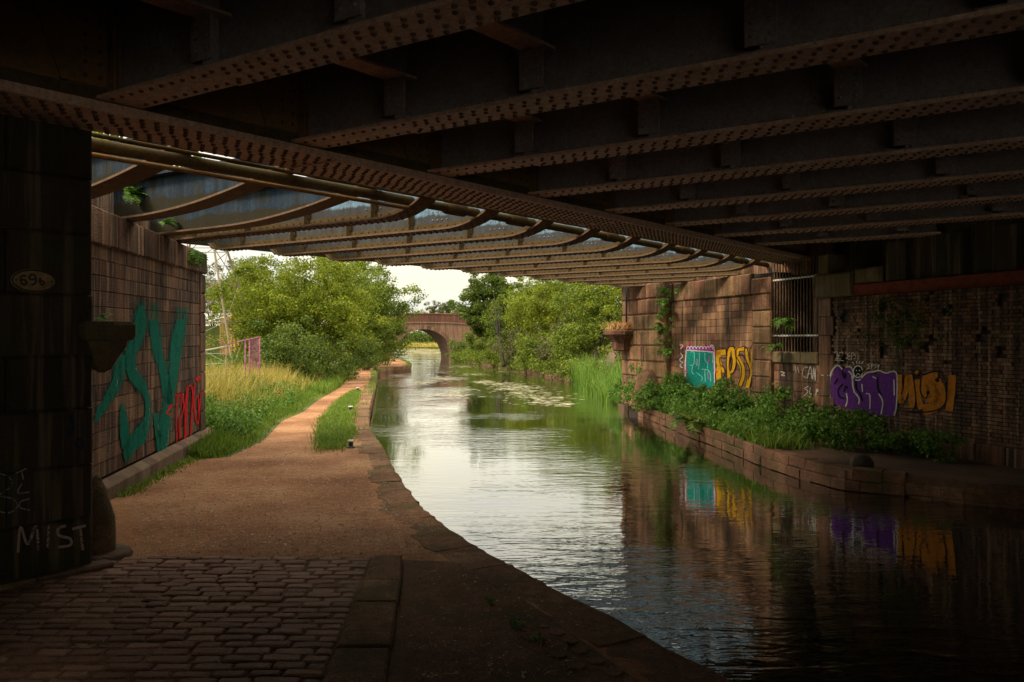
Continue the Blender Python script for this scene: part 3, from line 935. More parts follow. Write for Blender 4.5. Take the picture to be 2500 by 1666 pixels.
for a, b_ in zip(rr_, rr_[1:]):
    m1.add([PW.at(tpl + r_ * cos(x_), pc.z + (r_ - .088) * sin(x_), d_) for (r_, d_) in ((.19, .041), (.176, .047)) for x_ in (a, b_)], [(0, 1, 3, 2)])
m1.build('rim', M['iron'], plate)
m1 = MB()
s4 = lambda pts, w: [(x / 3.137, 500 + y / 3.137, w) for x, y in pts]
for s in [s4([(200, 545), (165, 550), (160, 590), (185, 615), (205, 595), (180, 575), (160, 585)], 5), s4([(270, 565), (240, 575), (225, 555), (245, 535), (272, 550), (270, 600), (240, 618)], 5), s4([(310, 560), (305, 590), (320, 615), (340, 600), (325, 585), (308, 592)], 4.5)]:
    ribbon(m1, PW, s, .0425)
for v in []: pass
m1.build('numerals', M['iron'], plate)
w1 = lambda pts, w=6.5: [(x / 2.047, 900 + y / 2.047, w) for x, y in pts]
graf(pier, PW, [w1([(90, 920), (103, 790), (138, 880), (180, 785), (192, 910)]), w1([(243, 780), (238, 895)]), w1([(330, 785), (292, 800), (295, 835), (350, 850), (352, 882), (290, 893)]), w1([(362, 803), (428, 785)]), w1([(400, 795), (414, 908)])],
     (.5, .38, .3), .016, 'chalk white letters MIST', .36)
graf(pier, PW, [w1([(78, 525), (132, 500)], 3.5), w1([(108, 512), (117, 555)], 3.5), w1([(110, 575), (90, 620), (148, 618)], 3.5), w1([(148, 652), (105, 665), (100, 695), (150, 708)], 3.5),
                w1([(0, 525), (50, 548), (55, 590), (0, 633), (62, 652), (88, 690), (45, 722), (0, 715)], 3.5)], (.36, .32, .3), .016, 'thin grey chalk letters TLC', .35)
graf(pier, PW, [w1([(385, 350), (410, 362), (405, 395), (380, 390), (385, 350)], 4), w1([(350, 230), (365, 300), (340, 330)], 6)], (.01, .03, .12), .016, 'blue spray mark', .3)

# ================================================================== RIGHT ABUTMENTS
RU = Vector((-.33, 1, 0)).normalized()
RX = lambda Y: 14.07 - .33 * Y
RW = Wall((RX(10), 10), RU, (-1, -.3))
tR = lambda px: RW.t_of(px)
ra = empty('stone_abutment', RW.at(tR(1700), 0), 'red sandstone abutment across the canal with turquoise panel and yellow lettering', 'abutment')
zr = [-.1 + (3.42 + .1) * i / 17 for i in range(18)]
t18, t15 = tR(1842), tR(1638)
courses(RW, ra, t18, t15, zr, (.42, .85), 'block', M['sandR'], ch=.006, limit=290)
t = t18 + .1
while t < t15:
    e = min(t + random.uniform(.55, .95), t15)
    m1 = MB(); RW.block(m1, t, e, 3.42, 4.0, .06 + random.uniform(-.02, .03), .5, .03); m1.build('bed_stone', M['rock'], ra); t = e
m1 = MB(); RW.block(m1, t18 - 1.5, tR(1531), 3.9, 5.2, -.6, .5, .02); m1.build('ballast_wall', M['sandR'], ra)
# corner pilaster px 1531-1638 of big rock-faced blocks, and near pilaster 1842-1890
tE = tR(1531)
nz = 8
for r in range(nz):
    z0, z1 = -.1 + 4.2 * r / nz, -.1 + 4.2 * (r + 1) / nz
    cuts = [t15, t15 + (tE - t15) * (.45 if r % 2 else .62), tE]
    for a, b2 in zip(cuts, cuts[1:]):
        m1 = MB(); RW.block(m1, a, b2, z0, z1, .22 + random.uniform(-.02, .03), .9, .05); m1.build('rock_block', M['rock'], ra)
tN0 = tR(1889)
for r in range(9):
    z0, z1 = -.1 + 3.95 * r / 9, -.1 + 3.95 * (r + 1) / 9
    m1 = MB(); RW.block(m1, tN0, t18, z0, z1, .10 + random.uniform(-.02, .03), .7, .035); m1.build('rock_block', M['rock'], ra)
m1 = MB(); RW.block(m1, tN0 + .05, tE - .05, -.5, 3.98, -.06, 1.2, .01); m1.build('wall_core', M['joint'], ra)
# corbel with dry grass and rounded foot stone at the corner
pcb = RW.at(tE - .35, 0, .35)
m1 = MB(); m1.lathe(pcb.x, pcb.y, [(.30, 1.80), (.36, 1.84), (.38, 2.12), (.44, 2.2), (.60, 2.34), (.60, 2.38), (.67, 2.385), (.67, 2.50), (.62, 2.55), (.01, 2.56)], 8)
m1.build('corbel', M['rock'], ra)
pf = RW.at(tR(1600), 0, .1)
m1 = MB(); m1.lathe(pf.x, pf.y, [(.7, -.1), (.7, .4), (.66, .7), (.55, .95), (.36, 1.15), (.14, 1.24), (.01, 1.25)], 14, .12)
m1.build('foot_stone', M['rock'], ra, True)
m1 = MB(); q = RW.at(tR(1548), 0, .3); m1.tube([(q.x, q.y, 4.1), (q.x, q.y, 2.5)], .035, 8); m1.build('drain_pipe', M['iron'], ra, True)

# graffiti on the stone abutment
c3 = lambda pts, w: [(1650 + x / 5.227, 680 + y / 5.227, w) for x, y in pts]
c3p = lambda pts: [(1650 + x / 5.227, 680 + y / 5.227) for x, y in pts]
graf(ra, RW, [], (.28, .06, .3), .016, 'purple and pink scalloped border', .1, [c3p([(118, 1330), (112, 1100), (128, 890), (160, 868), (200, 850), (250, 880), (320, 885), (380, 880), (430, 850), (470, 850), (492, 900), (505, 1100), (500, 1400), (480, 1420), (470, 1340)])])
graf(ra, RW, [], (.012, .25, .2), .021, 'turquoise panel with letters in pale outline', .1, [c3p([(140, 1390), (136, 1000), (145, 925), (300, 935), (455, 945), (470, 1000), (486, 1400)])])
sc = []
for k in range(8):
    x0 = 135 + k * 42; sc.append(c3([(x0, 905), (x0 + 8, 878), (x0 + 22, 868), (x0 + 36, 880), (x0 + 42, 905)], 1.6))
graf(ra, RW, sc + [c3([(124, 1340), (120, 1100), (130, 960), (145, 918), (300, 928), (450, 938), (478, 960), (490, 1100), (494, 1400)], 2.2), c3([(430, 900), (445, 855), (475, 860), (490, 920), (500, 1200)], 1.8),
                   c3([(50, 850), (90, 855), (60, 900)], 2.5), c3([(60, 950), (85, 1000), (50, 1040), (90, 1080)], 2.5), c3([(70, 1090), (55, 1120), (85, 1140)], 2.5)], (.7, .6, .62), .026, 'white outline strokes', .1)
graf(ra, RW, [c3([(190, 940), (230, 945), (235, 1060), (215, 1110), (180, 1105)], 1.8), c3([(215, 1110), (205, 1190), (230, 1230)], 1.8), c3([(265, 1030), (258, 1080), (275, 1120), (280, 1060), (265, 1030)], 1.5), c3([(300, 950), (300, 1060), (290, 1160)], 1.8),
              c3([(370, 950), (375, 1050), (405, 1080), (405, 1150)], 1.8), c3([(330, 1160), (410, 1170), (440, 1220), (445, 1320)], 1.8), c3([(370, 1170), (375, 1320)], 1.8), c3([(420, 1170), (405, 1220), (420, 1290)], 1.5), c3([(260, 1200), (300, 1230), (340, 1270), (325, 1310)], 1.8), c3([(410, 950), (460, 960), (470, 1080)], 1.5)], (.2, .62, .52), .026, 'pale green letter outlines', .1)
graf(ra, RW, [c3([(425, 985), (415, 1040), (425, 1080), (432, 1040), (425, 985)], 2), c3([(265, 1040), (270, 1100)], 3), c3([(420, 1190), (412, 1240), (430, 1290)], 3)], (.3, .1, .35), .026, 'purple marks inside the letters', .1)
graf(ra, RW, [c3([(505, 930), (508, 960)], 4), c3([(105, 860), (108, 885)], 5), c3([(130, 1180), (128, 1200)], 5), c3([(510, 1180), (520, 1200)], 5), c3([(165, 820), (170, 845)], 3), c3([(355, 840), (365, 858)], 3), c3([(435, 880), (440, 910)], 5)], (.8, .02, .08), .028, 'red paint dabs', .1)
yel = (.62, .32, .012)
graf(ra, RW, [c3([(520, 940), (570, 945), (635, 940)], 13), c3([(545, 940), (540, 1050), (560, 1110), (545, 1180), (550, 1290)], 12), c3([(560, 1110), (600, 1160), (600, 1200)], 6),
              c3([(675, 1290), (670, 1000), (690, 900), (735, 930), (740, 1080), (720, 1170), (680, 1200)], 9), c3([(870, 900), (800, 900), (775, 960), (800, 1040), (845, 1130), (850, 1250), (810, 1370)], 11),
              c3([(905, 900), (920, 1020), (945, 1160)], 9), c3([(1000, 830), (985, 1000), (965, 1160), (935, 1290), (915, 1400)], 9)], yel, .018, 'tall yellow painted letters EPSY', .1)
graf(ra, RW, [c3([(512, 910), (640, 905), (640, 1010), (560, 1010)], 1.8), c3([(560, 1010), (565, 1090), (620, 1160), (615, 1260)], 1.8), c3([(650, 1310), (645, 1000), (670, 890), (700, 872), (750, 890), (770, 1060), (740, 1190), (690, 1230)], 2), c3([(690, 1000), (680, 1130), (700, 1170), (718, 1050), (700, 985)], 3),
              c3([(765, 1000), (775, 900), (830, 875), (900, 880), (925, 960), (945, 1080)], 2), c3([(790, 990), (840, 970), (900, 1060), (940, 1180), (920, 1290)], 2.5), c3([(770, 1000), (830, 1120), (830, 1250), (790, 1370)], 2), c3([(950, 900), (985, 830), (1012, 815), (1005, 960), (980, 1180), (940, 1400)], 2)],
     (.03, .02, .02), .024, 'black outlines of the yellow letters', .25)

# near abutment of brick and its stone quoins px 2000-2500+
ba = empty('brick_abutment', RW.at(tR(2200), 0), 'dark brick abutment with purple and orange bubble lettering on the right', 'abutment')
tB = tR(2000); tBq = tR(2030)
zq = [-.1, .35, .85, 1.35, 1.85, 2.3, 2.75, 3.2]
for r in range(len(zq) - 1):
    m1 = MB(); RW.block(m1, tBq - (.12 if r % 2 else .0), tB, zq[r], zq[r + 1], .03 + random.uniform(-.01, .015), .6, .015)
    m1.build('quoin', M['sandR'], ba)
# bricks
bz = .0735
nb = 0
rest = MB()
tnear = tR(2440)
cands = []
zz = .25
r = 0
while zz < 3.18:
    hdr = r % 2
    t = tBq - .0 - (.12 if int(np.searchsorted(zq, zz) - 1) % 2 else 0)
    t -= .0
    tt = t - (.055 if hdr else 0)
    while tt > tR(2500) - .6:
        w = .225 if not hdr else .115
        cands.append((tt - w, tt, zz, zz + bz)); tt -= w
    zz += bz; r += 1
def cscore(c):
    pxm = (c[0] + c[1]) / 2
    return -pxm
vis = [c for c in cands if True]
# holes where bricks have fallen out
def hole(c):
    tm = (c[0] + c[1]) / 2; zm_ = c[2]
    v = sin(tm * 5.1 + 1.3) * sin(zm_ * 6.2 + tm) + .5 * sin(tm * 11 + zm_ * 7)
    return zm_ > 1.55 and v > 1.0
vis = [c for c in vis if not hole(c)]
# bricks that show best: lit end of the wall, 300 closest to the quoins
order = sorted(range(len(vis)), key=lambda i: abs((vis[i][0] + vis[i][1]) / 2 - (tB - 1.2)) + abs(vis[i][2] - 1.8) * .6)
single = set(order[:295])
for i, c in enumerate(vis):
    dd = random.uniform(-.008, .01) - (.025 if (c[2] > 1.6 and random.random() < .02) else 0)
    if i in single:
        m1 = MB(); RW.block(m1, c[0], c[1], c[2], c[3], dd, .1, .004); m1.build('brick', M['brick'], ba)
    else: RW.block(rest, c[0], c[1], c[2], c[3], dd, .1, .004)
o = rest.build('brickwork', M['brickS'], ba); o['kind'] = 'stuff'
m1 = MB(); RW.block(m1, -8, tB - .02, -.5, 3.18, -.07, 1.0, .01); RW.block(m1, -8, tR(2100), 3.18, 3.47, -.0, 1.0, .01); m1.build('wall_core', M['joint'], ba)
m1 = MB(); RW.block(m1, -34, tR(2500) - .3, -.3, 3.19, 0.0, .1, .01); RW.block(m1, -34, -7.9, 3.19, 5.3, -.1, .3, .01); m1.build('wall_face', M['pier'], ba)  # wall run on out of view to keep light from under the bridge
# lower stone footing course
t = -6
while t < tB:
    e = min(t + random.uniform(.5, .8), tB); m1 = MB(); RW.block(m1, t, e, -.15, .25, .05, .3, .02); m1.build('footing_stone', M['sandR'], ba); t = e
# bed stones and red girder above
m1 = MB(); RW.block(m1, tR(2094), tR(2000), 3.19, 3.75, .18, .9, .04); m1.build('bed_stone', M['bed'], ba)
m1 = MB(); RW.block(m1, tR(2160), tR(2094), 3.46, 3.8, .12, .9, .04); m1.build('bed_stone', M['bed'], ba)
m1 = MB(); RW.block(m1, -8, tR(2095), 3.2, 3.44, .13, .1, .006); RW.block(m1, -8, tR(2095), 3.19, 3.215, .2, .2, .004); m1.build('bearing_girder', M['redgirder'], ba)
m1 = MB(); RW.block(m1, -8, tR(2160), 3.46, 5.3, -.1, .8, .01); RW.block(m1, tR(2170), tR(1990), 3.4, 5.3, -1.0, .8, .01); m1.build('ballast_wall', M['pier'], ba)
for px in (2190, 2330, 2460):
    m1 = MB(); RW.block(m1, tR(px + 26), tR(px - 24), 3.46, 4.3, .05, .4, .01); m1.build('bearing_block', M['pier'], ba)
m1 = MB(); RW.block(m1, tR(2030), tR(2005), 3.75, 4.22, .1, .5, .02); m1.build('bearing_stone', M['bed'], ba)

c8 = lambda pts, w: [(1900 + x / 3.647, 620 + y / 3.647, w) for x, y in pts]
c8p = lambda pts: [(1900 + x / 3.647, 620 + y / 3.647) for x, y in pts]
PUR = [(465, 1330), (462, 1120), (485, 1035), (530, 998), (572, 1030), (605, 1006), (645, 1010), (680, 1060), (700, 1110), (742, 1100), (770, 1068), (830, 1058), (885, 1085), (880, 1065), (960, 1060), (1030, 1050), (1055, 1100), (1050, 1350), (1020, 1450), (900, 1445), (700, 1400)]
graf(ba, RW, [], (.11, .03, .19), .018, 'purple bubble lettering', .12, [c8p(PUR)])
graf(ba, RW, [c8([(462, 1380), (460, 1120), (485, 1032), (530, 995), (570, 1028)], 3.5), c8([(600, 1010), (645, 1008), (668, 1060), (670, 1110)], 3), c8([(740, 1105), (790, 1060), (850, 1050), (900, 1040), (960, 1062), (1030, 1048), (1058, 1100), (1052, 1350), (1030, 1440)], 3.2),
              c8([(600, 1360), (615, 1300), (605, 1240)], 3), c8([(685, 1240), (720, 1290), (715, 1340)], 3), c8([(745, 1160), (750, 1230)], 2.5), c8([(780, 1245), (815, 1260), (815, 1380)], 2.5), c8([(840, 1095), (880, 1120), (885, 1190)], 2.5), c8([(895, 1245), (930, 1320), (915, 1430)], 3), c8([(1030, 1120), (1033, 1260)], 3), c8([(625, 1045), (655, 1080), (665, 1180), (680, 1240)], 3.5)], wht, .024, 'white outlines of the purple lettering', .15)
graf(ba, RW, [c8([(575, 1160), (535, 1210), (545, 1270), (590, 1290)], 4), c8([(530, 1110), (500, 1160)], 4), c8([(570, 1040), (590, 1110), (600, 1060)], 4), c8([(690, 1130), (695, 1200), (730, 1250), (750, 1310)], 4), c8([(880, 1100), (890, 1210), (920, 1260)], 4), c8([(620, 1200), (600, 1180), (585, 1230)], 4)], (.012, .01, .012), .026, 'black inner lines of the purple lettering', .15)
graf(ba, RW, [], (.012, .01, .012), .028, 'black round doodle face', .05, [c8p([(710 + 36 * cos(a), 1046 + 44 * sin(a)) for a in [k * pi / 8 for k in range(16)]])])
graf(ba, RW, [c8([(710 + 42 * cos(a), 1050 + 52 * sin(a)) for a in [k * pi / 6 + .3 for k in range(12)]], 2.5), c8([(694, 1035), (700, 1045)], 2), c8([(722, 1035), (728, 1045)], 2), c8([(695, 1085), (710, 1066), (728, 1082)], 1.5), c8([(685, 1120), (710, 1128), (735, 1118)], 3),
              c8([(660, 965), (675, 985)], 2), c8([(695, 955), (700, 980)], 2), c8([(725, 955), (722, 980)], 2), c8([(757, 955), (740, 985)], 2)], wht, .031, 'white lines of the doodle face', .05)
orr = (.45, .17, .02)
graf(ba, RW, [c8([(1075, 1075), (1080, 1200), (1100, 1330)], 14), c8([(1090, 1320), (1130, 1240), (1150, 1090)], 13), c8([(1165, 1080), (1190, 1250), (1185, 1370)], 15), c8([(1240, 1120), (1245, 1260), (1275, 1385)], 14), c8([(1222, 1045), (1245, 1062)], 9),
              c8([(1420, 1090), (1330, 1100), (1300, 1200), (1330, 1290)], 22), c8([(1400, 1130), (1440, 1220), (1430, 1330), (1350, 1380), (1290, 1385)], 26), c8([(1340, 1150), (1400, 1250), (1350, 1330)], 26), c8([(1550, 1080), (1540, 1250), (1520, 1400)], 18)], orr, .018, 'orange bubble lettering', .2)
graf(ba, RW, [c8([(1120, 1080), (1110, 1200), (1090, 1250)], 3), c8([(1195, 1060), (1215, 1200), (1225, 1330), (1200, 1400)], 3), c8([(1270, 1110), (1265, 1230), (1310, 1290), (1330, 1250)], 3), c8([(1290, 1080), (1380, 1050), (1450, 1060), (1490, 1150), (1495, 1300), (1440, 1380), (1300, 1410), (1150, 1400)], 3.5), c8([(1320, 1230), (1345, 1240)], 8), c8([(1405, 1110), (1425, 1140)], 8), c8([(1200, 1050), (1235, 1030), (1265, 1060), (1240, 1090), (1210, 1085)], 2.5)], (.015, .012, .015), .024, 'black outlines of the orange lettering', .2)
tg = [c8([(495, 880), (525, 875), (520, 935)], 1.8), c8([(540, 885), (570, 875), (575, 890)], 1.8), c8([(515, 905), (545, 905), (520, 935), (560, 935)], 1.8), c8([(500, 950), (585, 952)], 1.5),
      c8([(640, 880), (610, 900), (640, 910), (605, 930), (640, 942)], 1.6), c8([(650, 945), (655, 880), (675, 895), (655, 915)], 1.6), c8([(695, 890), (680, 905), (695, 920), (678, 935)], 1.6), c8([(705, 900), (712, 925), (705, 950)], 1.6),
      c8([(820, 980), (790, 990), (815, 1000), (790, 1022), (818, 1020)], 1.8), c8([(830, 1025), (832, 980), (848, 990), (832, 1002)], 1.8), c8([(872, 980), (855, 992), (872, 1005), (855, 1022)], 1.8), c8([(880, 985), (885, 1005), (900, 985), (885, 1030)], 1.8),
      c8([(265, 1010), (225, 1020), (218, 1080), (250, 1105)], 2), c8([(260, 1110), (275, 1030), (290, 1010), (300, 1110)], 2), c8([(265, 1070), (300, 1065)], 1.8), c8([(308, 1120), (315, 1010), (330, 1130), (332, 1020)], 2.2),
      c8([(270, 1180), (235, 1200), (265, 1225), (228, 1270), (260, 1285)], 1.8), c8([(285, 1190), (280, 1240), (300, 1250)], 1.8), c8([(340, 1205), (335, 1260)], 1.8), c8([(338, 1205), (355, 1215), (340, 1235)], 1.8), c8([(385, 1215), (380, 1255), (405, 1255), (410, 1215)], 1.8),
      c8([(440, 990), (385, 1080), (400, 1110), (380, 1170)], 2.5), c8([(455, 1005), (410, 1050), (440, 1075), (405, 1150)], 2.5), c8([(380, 1070), (410, 1090)], 2.5), c8([(20, 1050), (55, 1060), (30, 1080), (60, 1085)], 3), c8([(150, 1000), (160, 1060)], 2), c8([(170, 1010), (185, 1060)], 2)]
graf(ba, RW, tg, (.55, .48, .42), .020, 'stroke of the small white scribbled tags CAN and EPSY', .25, split=True)

# recess between the abutments: low sill wall plus barred grille
gw = empty('grille_wall', RW.at(tR(1945), 0), 'low rubble wall with stone sill under the barred opening', 'wall')
tG0, tG1 = tR(2000), tR(1889)
courses(RW, gw, tG0, tG1, [-.1, .15, .4, .65, .9, 1.15, 1.4, 1.6], (.25, .5), 'block', M['sandR'], ch=.01, th=.3)
m1 = MB(); RW.block(m1, tG0, tG1, -.5, 1.6, -.1, .6, .01); m1.build('wall_core', M['joint'], gw)
t = tG0
while t < tG1 - .01:
    e = min(t + random.uniform(.6, .9), tG1); m1 = MB(); RW.block(m1, t, e, 1.6, 1.9, .06, .5, .03); m1.build('sill_stone', M['bed'], gw); t = e
m1 = MB(); RW.block(m1, tG0 - 3, tG1 + 4, -.1, 5.9, -2.6, .4, .02); m1.build('back_wall', M['brick'], gw)
gr = empty('iron_grille', RW.at(tR(1945), 1.9), 'tall rusty barred iron grille closing the gap between the two abutments', 'grille')
nbar = 15
for k in range(nbar):
    m1 = MB(); p = RW.at(tG0 + (tG1 - tG0) * (k + .5) / nbar, 0, .02)
    m1.tube([(p.x, p.y, 1.9), (p.x, p.y, 4.25)], .016, 6); m1.build('bar', M['barm'], gr)
for z in (2.28, 3.72):
    m1 = MB(); RW.block(m1, tG0, tG1, z, z + .05, .03, .03, .004); m1.build('cross_bar', M['white'], gr)

# ================================================================== NEAR GIRDER BRIDGE
def rivets(name, pts, nrm, r, mat, parent):
    """pts world (n,3); nrm outward direction"""
    if not len(pts): return
    pts = np.array(pts, dtype=float); nz_ = np.array(nrm, float); nz_ /= np.linalg.norm(nz_)
    ref = np.array([0, 0, 1.0]) if abs(nz_[2]) < .9 else np.array([1.0, 0, 0])
    u = np.cross(nz_, ref); u /= np.linalg.norm(u); w = np.cross(nz_, u)
    K = 7
    a = np.arange(K) * 2 * pi / K
    ringv = lambda rr, h: np.outer(np.cos(a), u) * rr + np.outer(np.sin(a), w) * rr + nz_ * h
    tv = np.concatenate([ringv(r, 0), ringv(r * .8, r * .5), ringv(r * .4, r * .78)], 0)
    n = len(pts)
    v = (pts[:, None, :] + tv[None]).reshape(-1, 3)
    f = []
    for i in range(K):
        f.append((i, (i + 1) % K, K + (i + 1) % K, K + i)); f.append((K + i, K + (i + 1) % K, 2 * K + (i + 1) % K, 2 * K + i))
    f.append((2 * K, 2 * K + 2, 2 * K + 4, 2 * K + 5)); f.append((2 * K, 2 * K + 1, 2 * K + 2, 2 * K)) if False else None
    f = [q for q in f if q]
    f.append((2 * K, 2 * K + 1, 2 * K + 2, 2 * K + 3)); f.append((2 * K, 2 * K + 3, 2 * K + 4, 2 * K + 6))
    f = f[:2 * K] + [(2 * K, 2 * K + 1, 2 * K + 2, 2 * K + 3), (2 * K, 2 * K + 3, 2 * K + 4, 2 * K + 5)]
    f = np.array(f)
    F_ = (f[None] + (np.arange(n) * 3 * K)[:, None, None]).reshape(-1, 4)
    o = np_mesh(name, v, F_, mat, parent); o['kind'] = 'stuff'
    return o

def wall_a(c):      # a-coordinate where girder line c meets the right abutment
    p0 = AC(0, c); e = (AC(1, c) - p0)
    # p0 + s e on X = 14.07-.33Y
    s = (14.07 - .33 * p0.y - p0.x) / (e.x + .33 * e.y)
    return s
def wall_al(c, off=0):
    p0 = AC(0, c); e = (AC(1, c) - p0)
    return (-4.165 - off - .13 * p0.y - p0.x) / (e.x + .13 * e.y)

nbz = 4.32
br = empty('railway_bridge', AC(-7, 10, 4.2), 'dark riveted steel railway bridge overhead with pinkish rivet-studded flanges', 'bridge')
C_MIN, C_MAX = -2.5, 25.2
kn = Vector((-KX, -KY, 0))
nn = Vector((NX, NY, 0))
# main girder
mg = MB()
mg.ac(-8.35, -7.5, C_MIN, C_MAX, 4.245, 4.315)
mgo = mg.build('main_flange', M['flange'], br)
mg = MB(); 
mg.ac(-8.35, -7.5, 6.9, 13.0, 4.225, 4.244); mg.ac(-8.352, -7.498, 13.02, 19.0, 4.215, 4.244); mg.ac(-8.35, -7.5, 19.02, C_MAX, 4.225, 4.244); mg.ac(-8.35, -7.5, C_MIN, 4.6, 4.228, 4.244)
mg.build('cover_plate', M['flange'], mgo)
def mzc(c): return 4.215 if 13.02 < c < 19.0 else (4.225 if (6.9 < c < 13.0 or c > 19.02) else (4.228 if c < 4.6 else 4.245))
pts = []
rows = [-8.27, -8.16, -8.05, -7.80, -7.69, -7.58]
c = C_MIN
k = 0
while c < 24.6:
    for q, a_ in enumerate(rows):
        cc_ = c + (.07 if (q + 0) % 2 else 0)
        p = AC(a_, cc_); pts.append((p.x, p.y, mzc(cc_)))
    for a_ in (-7.93,):
        p = AC(a_, c + .035); pts.append((p.x, p.y, mzc(c + .035)))
    c += .145
rivets('flange_riveting', pts, (0, 0, -1), .029, M['rivet'], mgo)
mg = MB(); mg.ac(-7.66, -7.64, C_MIN, C_MAX, 4.316, 5.9); mg.ac(-8.2, -8.18, C_MIN, C_MAX, 4.316, 5.9)
mwo = mg.build('main_web', M['webg'], br)
mg = MB(); mg.ac(-7.639, -7.62, C_MIN, C_MAX, 4.318, 4.46); mg.ac(-7.62, -7.52, C_MIN, C_MAX, 4.316, 4.334)
mg.ac(-8.35, -8.2, C_MIN, C_MAX, 4.316, 4.36)
mg.build('angle', M['olive'], mwo)
pts = [tuple(AC(-7.62, c_, 4.40)) for c_ in np.arange(C_MIN, 24.6, .15)]
rivets('web_riveting', pts, (NX, NY, 0), .02, M['olive'], mwo)
cs = [6.5 + 2.07 * i for i in range(-4, 9)]
BA = [-6.1, -4.52, -2.5, -.9, 1.2, 2.8]
for i, c in enumerate(cs):
    a1 = min(8.5, wall_a(c) + .3)
    a0 = -7.52
    if a1 - a0 < 1: continue
    m1 = MB(); m1.ac(a0 + .02, a1, c - .012, c + .012, nbz + .04, 5.3)
    w_ = m1.build('cross_girder', M['web'], br)
    m1 = MB()
    # flange narrows slightly where the extra plate stops
    m1.ac(a0, a1, c - .21, c + .21, nbz + .012, nbz + .04)
    m1.ac(a0 + 1.35, a1, c - .215, c + .215, nbz, nbz + .0115)
    fl = m1.build('bottom_flange', M['flange'], w_)
    m1 = MB()
    m1.ac(a0 + .02, a1, c - .11, c - .0125, nbz + .0405, nbz + .055); m1.ac(a0 + .02, a1, c - .028, c - .0125, nbz + .0555, nbz + .15)
    m1.ac(a0 + .02, a1, c + .0125, c + .028, nbz + .041, nbz + .15)
    m1.build('angle', M['web'], w_)
    pts = []
    a_ = a0 + .12; k = 0
    while a_ < a1:
        zz = nbz if a_ > a0 + 1.36 else nbz + .012
        rws = (-.165, -.075, .075, .165) if a_ > a0 + 1.4 else (-.13, .13)
        for q, dc in enumerate(rws):
            aa = a_ + (.07 if q % 2 else 0)
            zz = nbz if aa > a0 + 1.36 else nbz + .012
            p = AC(aa, c + dc); pts.append((p.x, p.y, zz))
        a_ += .14
    if c > 1.5: rivets('riveting', pts, (0, 0, -1), .024, M['rivet'], w_)
    pts = [tuple(AC(a_, c - .028, nbz + .105)) for a_ in np.arange(a0 + .1, a1, .15)]
    if c > 1.5: rivets('web_riveting', pts, kn, .018, M['web'], w_)
    # posts with riveted gussets under each rail bearer
    if c > 1.5:
        for ab in BA[:5]:
            if ab > a1 - .3: continue
            m1 = MB()
            m1.ac(ab - .13, ab + .13, c - .03, c - .0285, nbz + .16, 5.0)
            m1.ac(ab - .015, ab + .0, c - .17, c - .031, nbz + .06, 5.28)
            m1.ac(ab - .12, ab + .12, c - .19, c - .171, nbz + .1, 4.77)
            m1.ac(ab - .17, ab + .17, c - .2, c - .03, nbz + .041, nbz + .06)
            po = m1.build('stiffener', M['web'], w_)
        pts = []
        for ab in BA[:5]:
            if ab > a1 - .3: continue
            for z in np.arange(nbz + .18, 4.8, .1):
                for s_ in (-.07, .07): pts.append(tuple(AC(ab + s_, c - .19, z)))
        rivets('stiffener_riveting', pts, kn, .018, M['web'], w_)
    # knee plate to the main girder
    if c > 1.5:
        m1 = MB()
        q0, q1, q2, q3 = AC(-7.63, c - .45, 4.47), AC(-7.63, c - .03, 4.47), AC(-7.63, c - .03, 5.29), AC(-7.63, c - .75, 5.29)
        off = Vector((NX, NY, 0)) * .02
        m1.hexa([q0, q1, q1 + off, q0 + off, q3, q2, q2 + off, q3 + off])
        m1.ac(-7.6, -7.5, c - .06, c - .045, 4.34, 5.29)
        m1.ac(-7.62, -7.45, c - .045, c - .03, 4.34, 5.29)
        m1.build('knee_plate', M['webg'], w_)
        pts = []
        for z in np.arange(4.55, 5.2, .12):
            for s_ in (-.12, -.25): pts.append(tuple(AC(-7.61, c + s_, z)))
        rivets('knee_riveting', pts, (NX, NY, 0), .02, M['olive'], w_)
for ab in BA:
    m1 = MB(); m1.ac(ab - .01, ab + .01, C_MIN, 21.5, 4.82, 5.3); ro = m1.build('rail_bearer', M['web'], br)
    m1 = MB(); m1.ac(ab - .13, ab + .13, C_MIN, 21.5, 4.79, 4.815); m1.build('bottom_flange', M['flange'], ro)
m1 = MB(); m1.ac(-7.64, 22, C_MIN - 17, 26, 5.31, 5.45); m1.build('deck_plate', M['web'], br)  # deck stretched far behind the view to darken the space below
m1 = MB(); m1.ac(8.6, 8.65, C_MIN - 9, 26, 4.0, 5.9); m1.ac(8.3, 8.95, C_MIN - 9, 26, 3.95, 4.0); m1.build('main_web', M['web'], br)  # unseen second main girder, added behind the view to block light

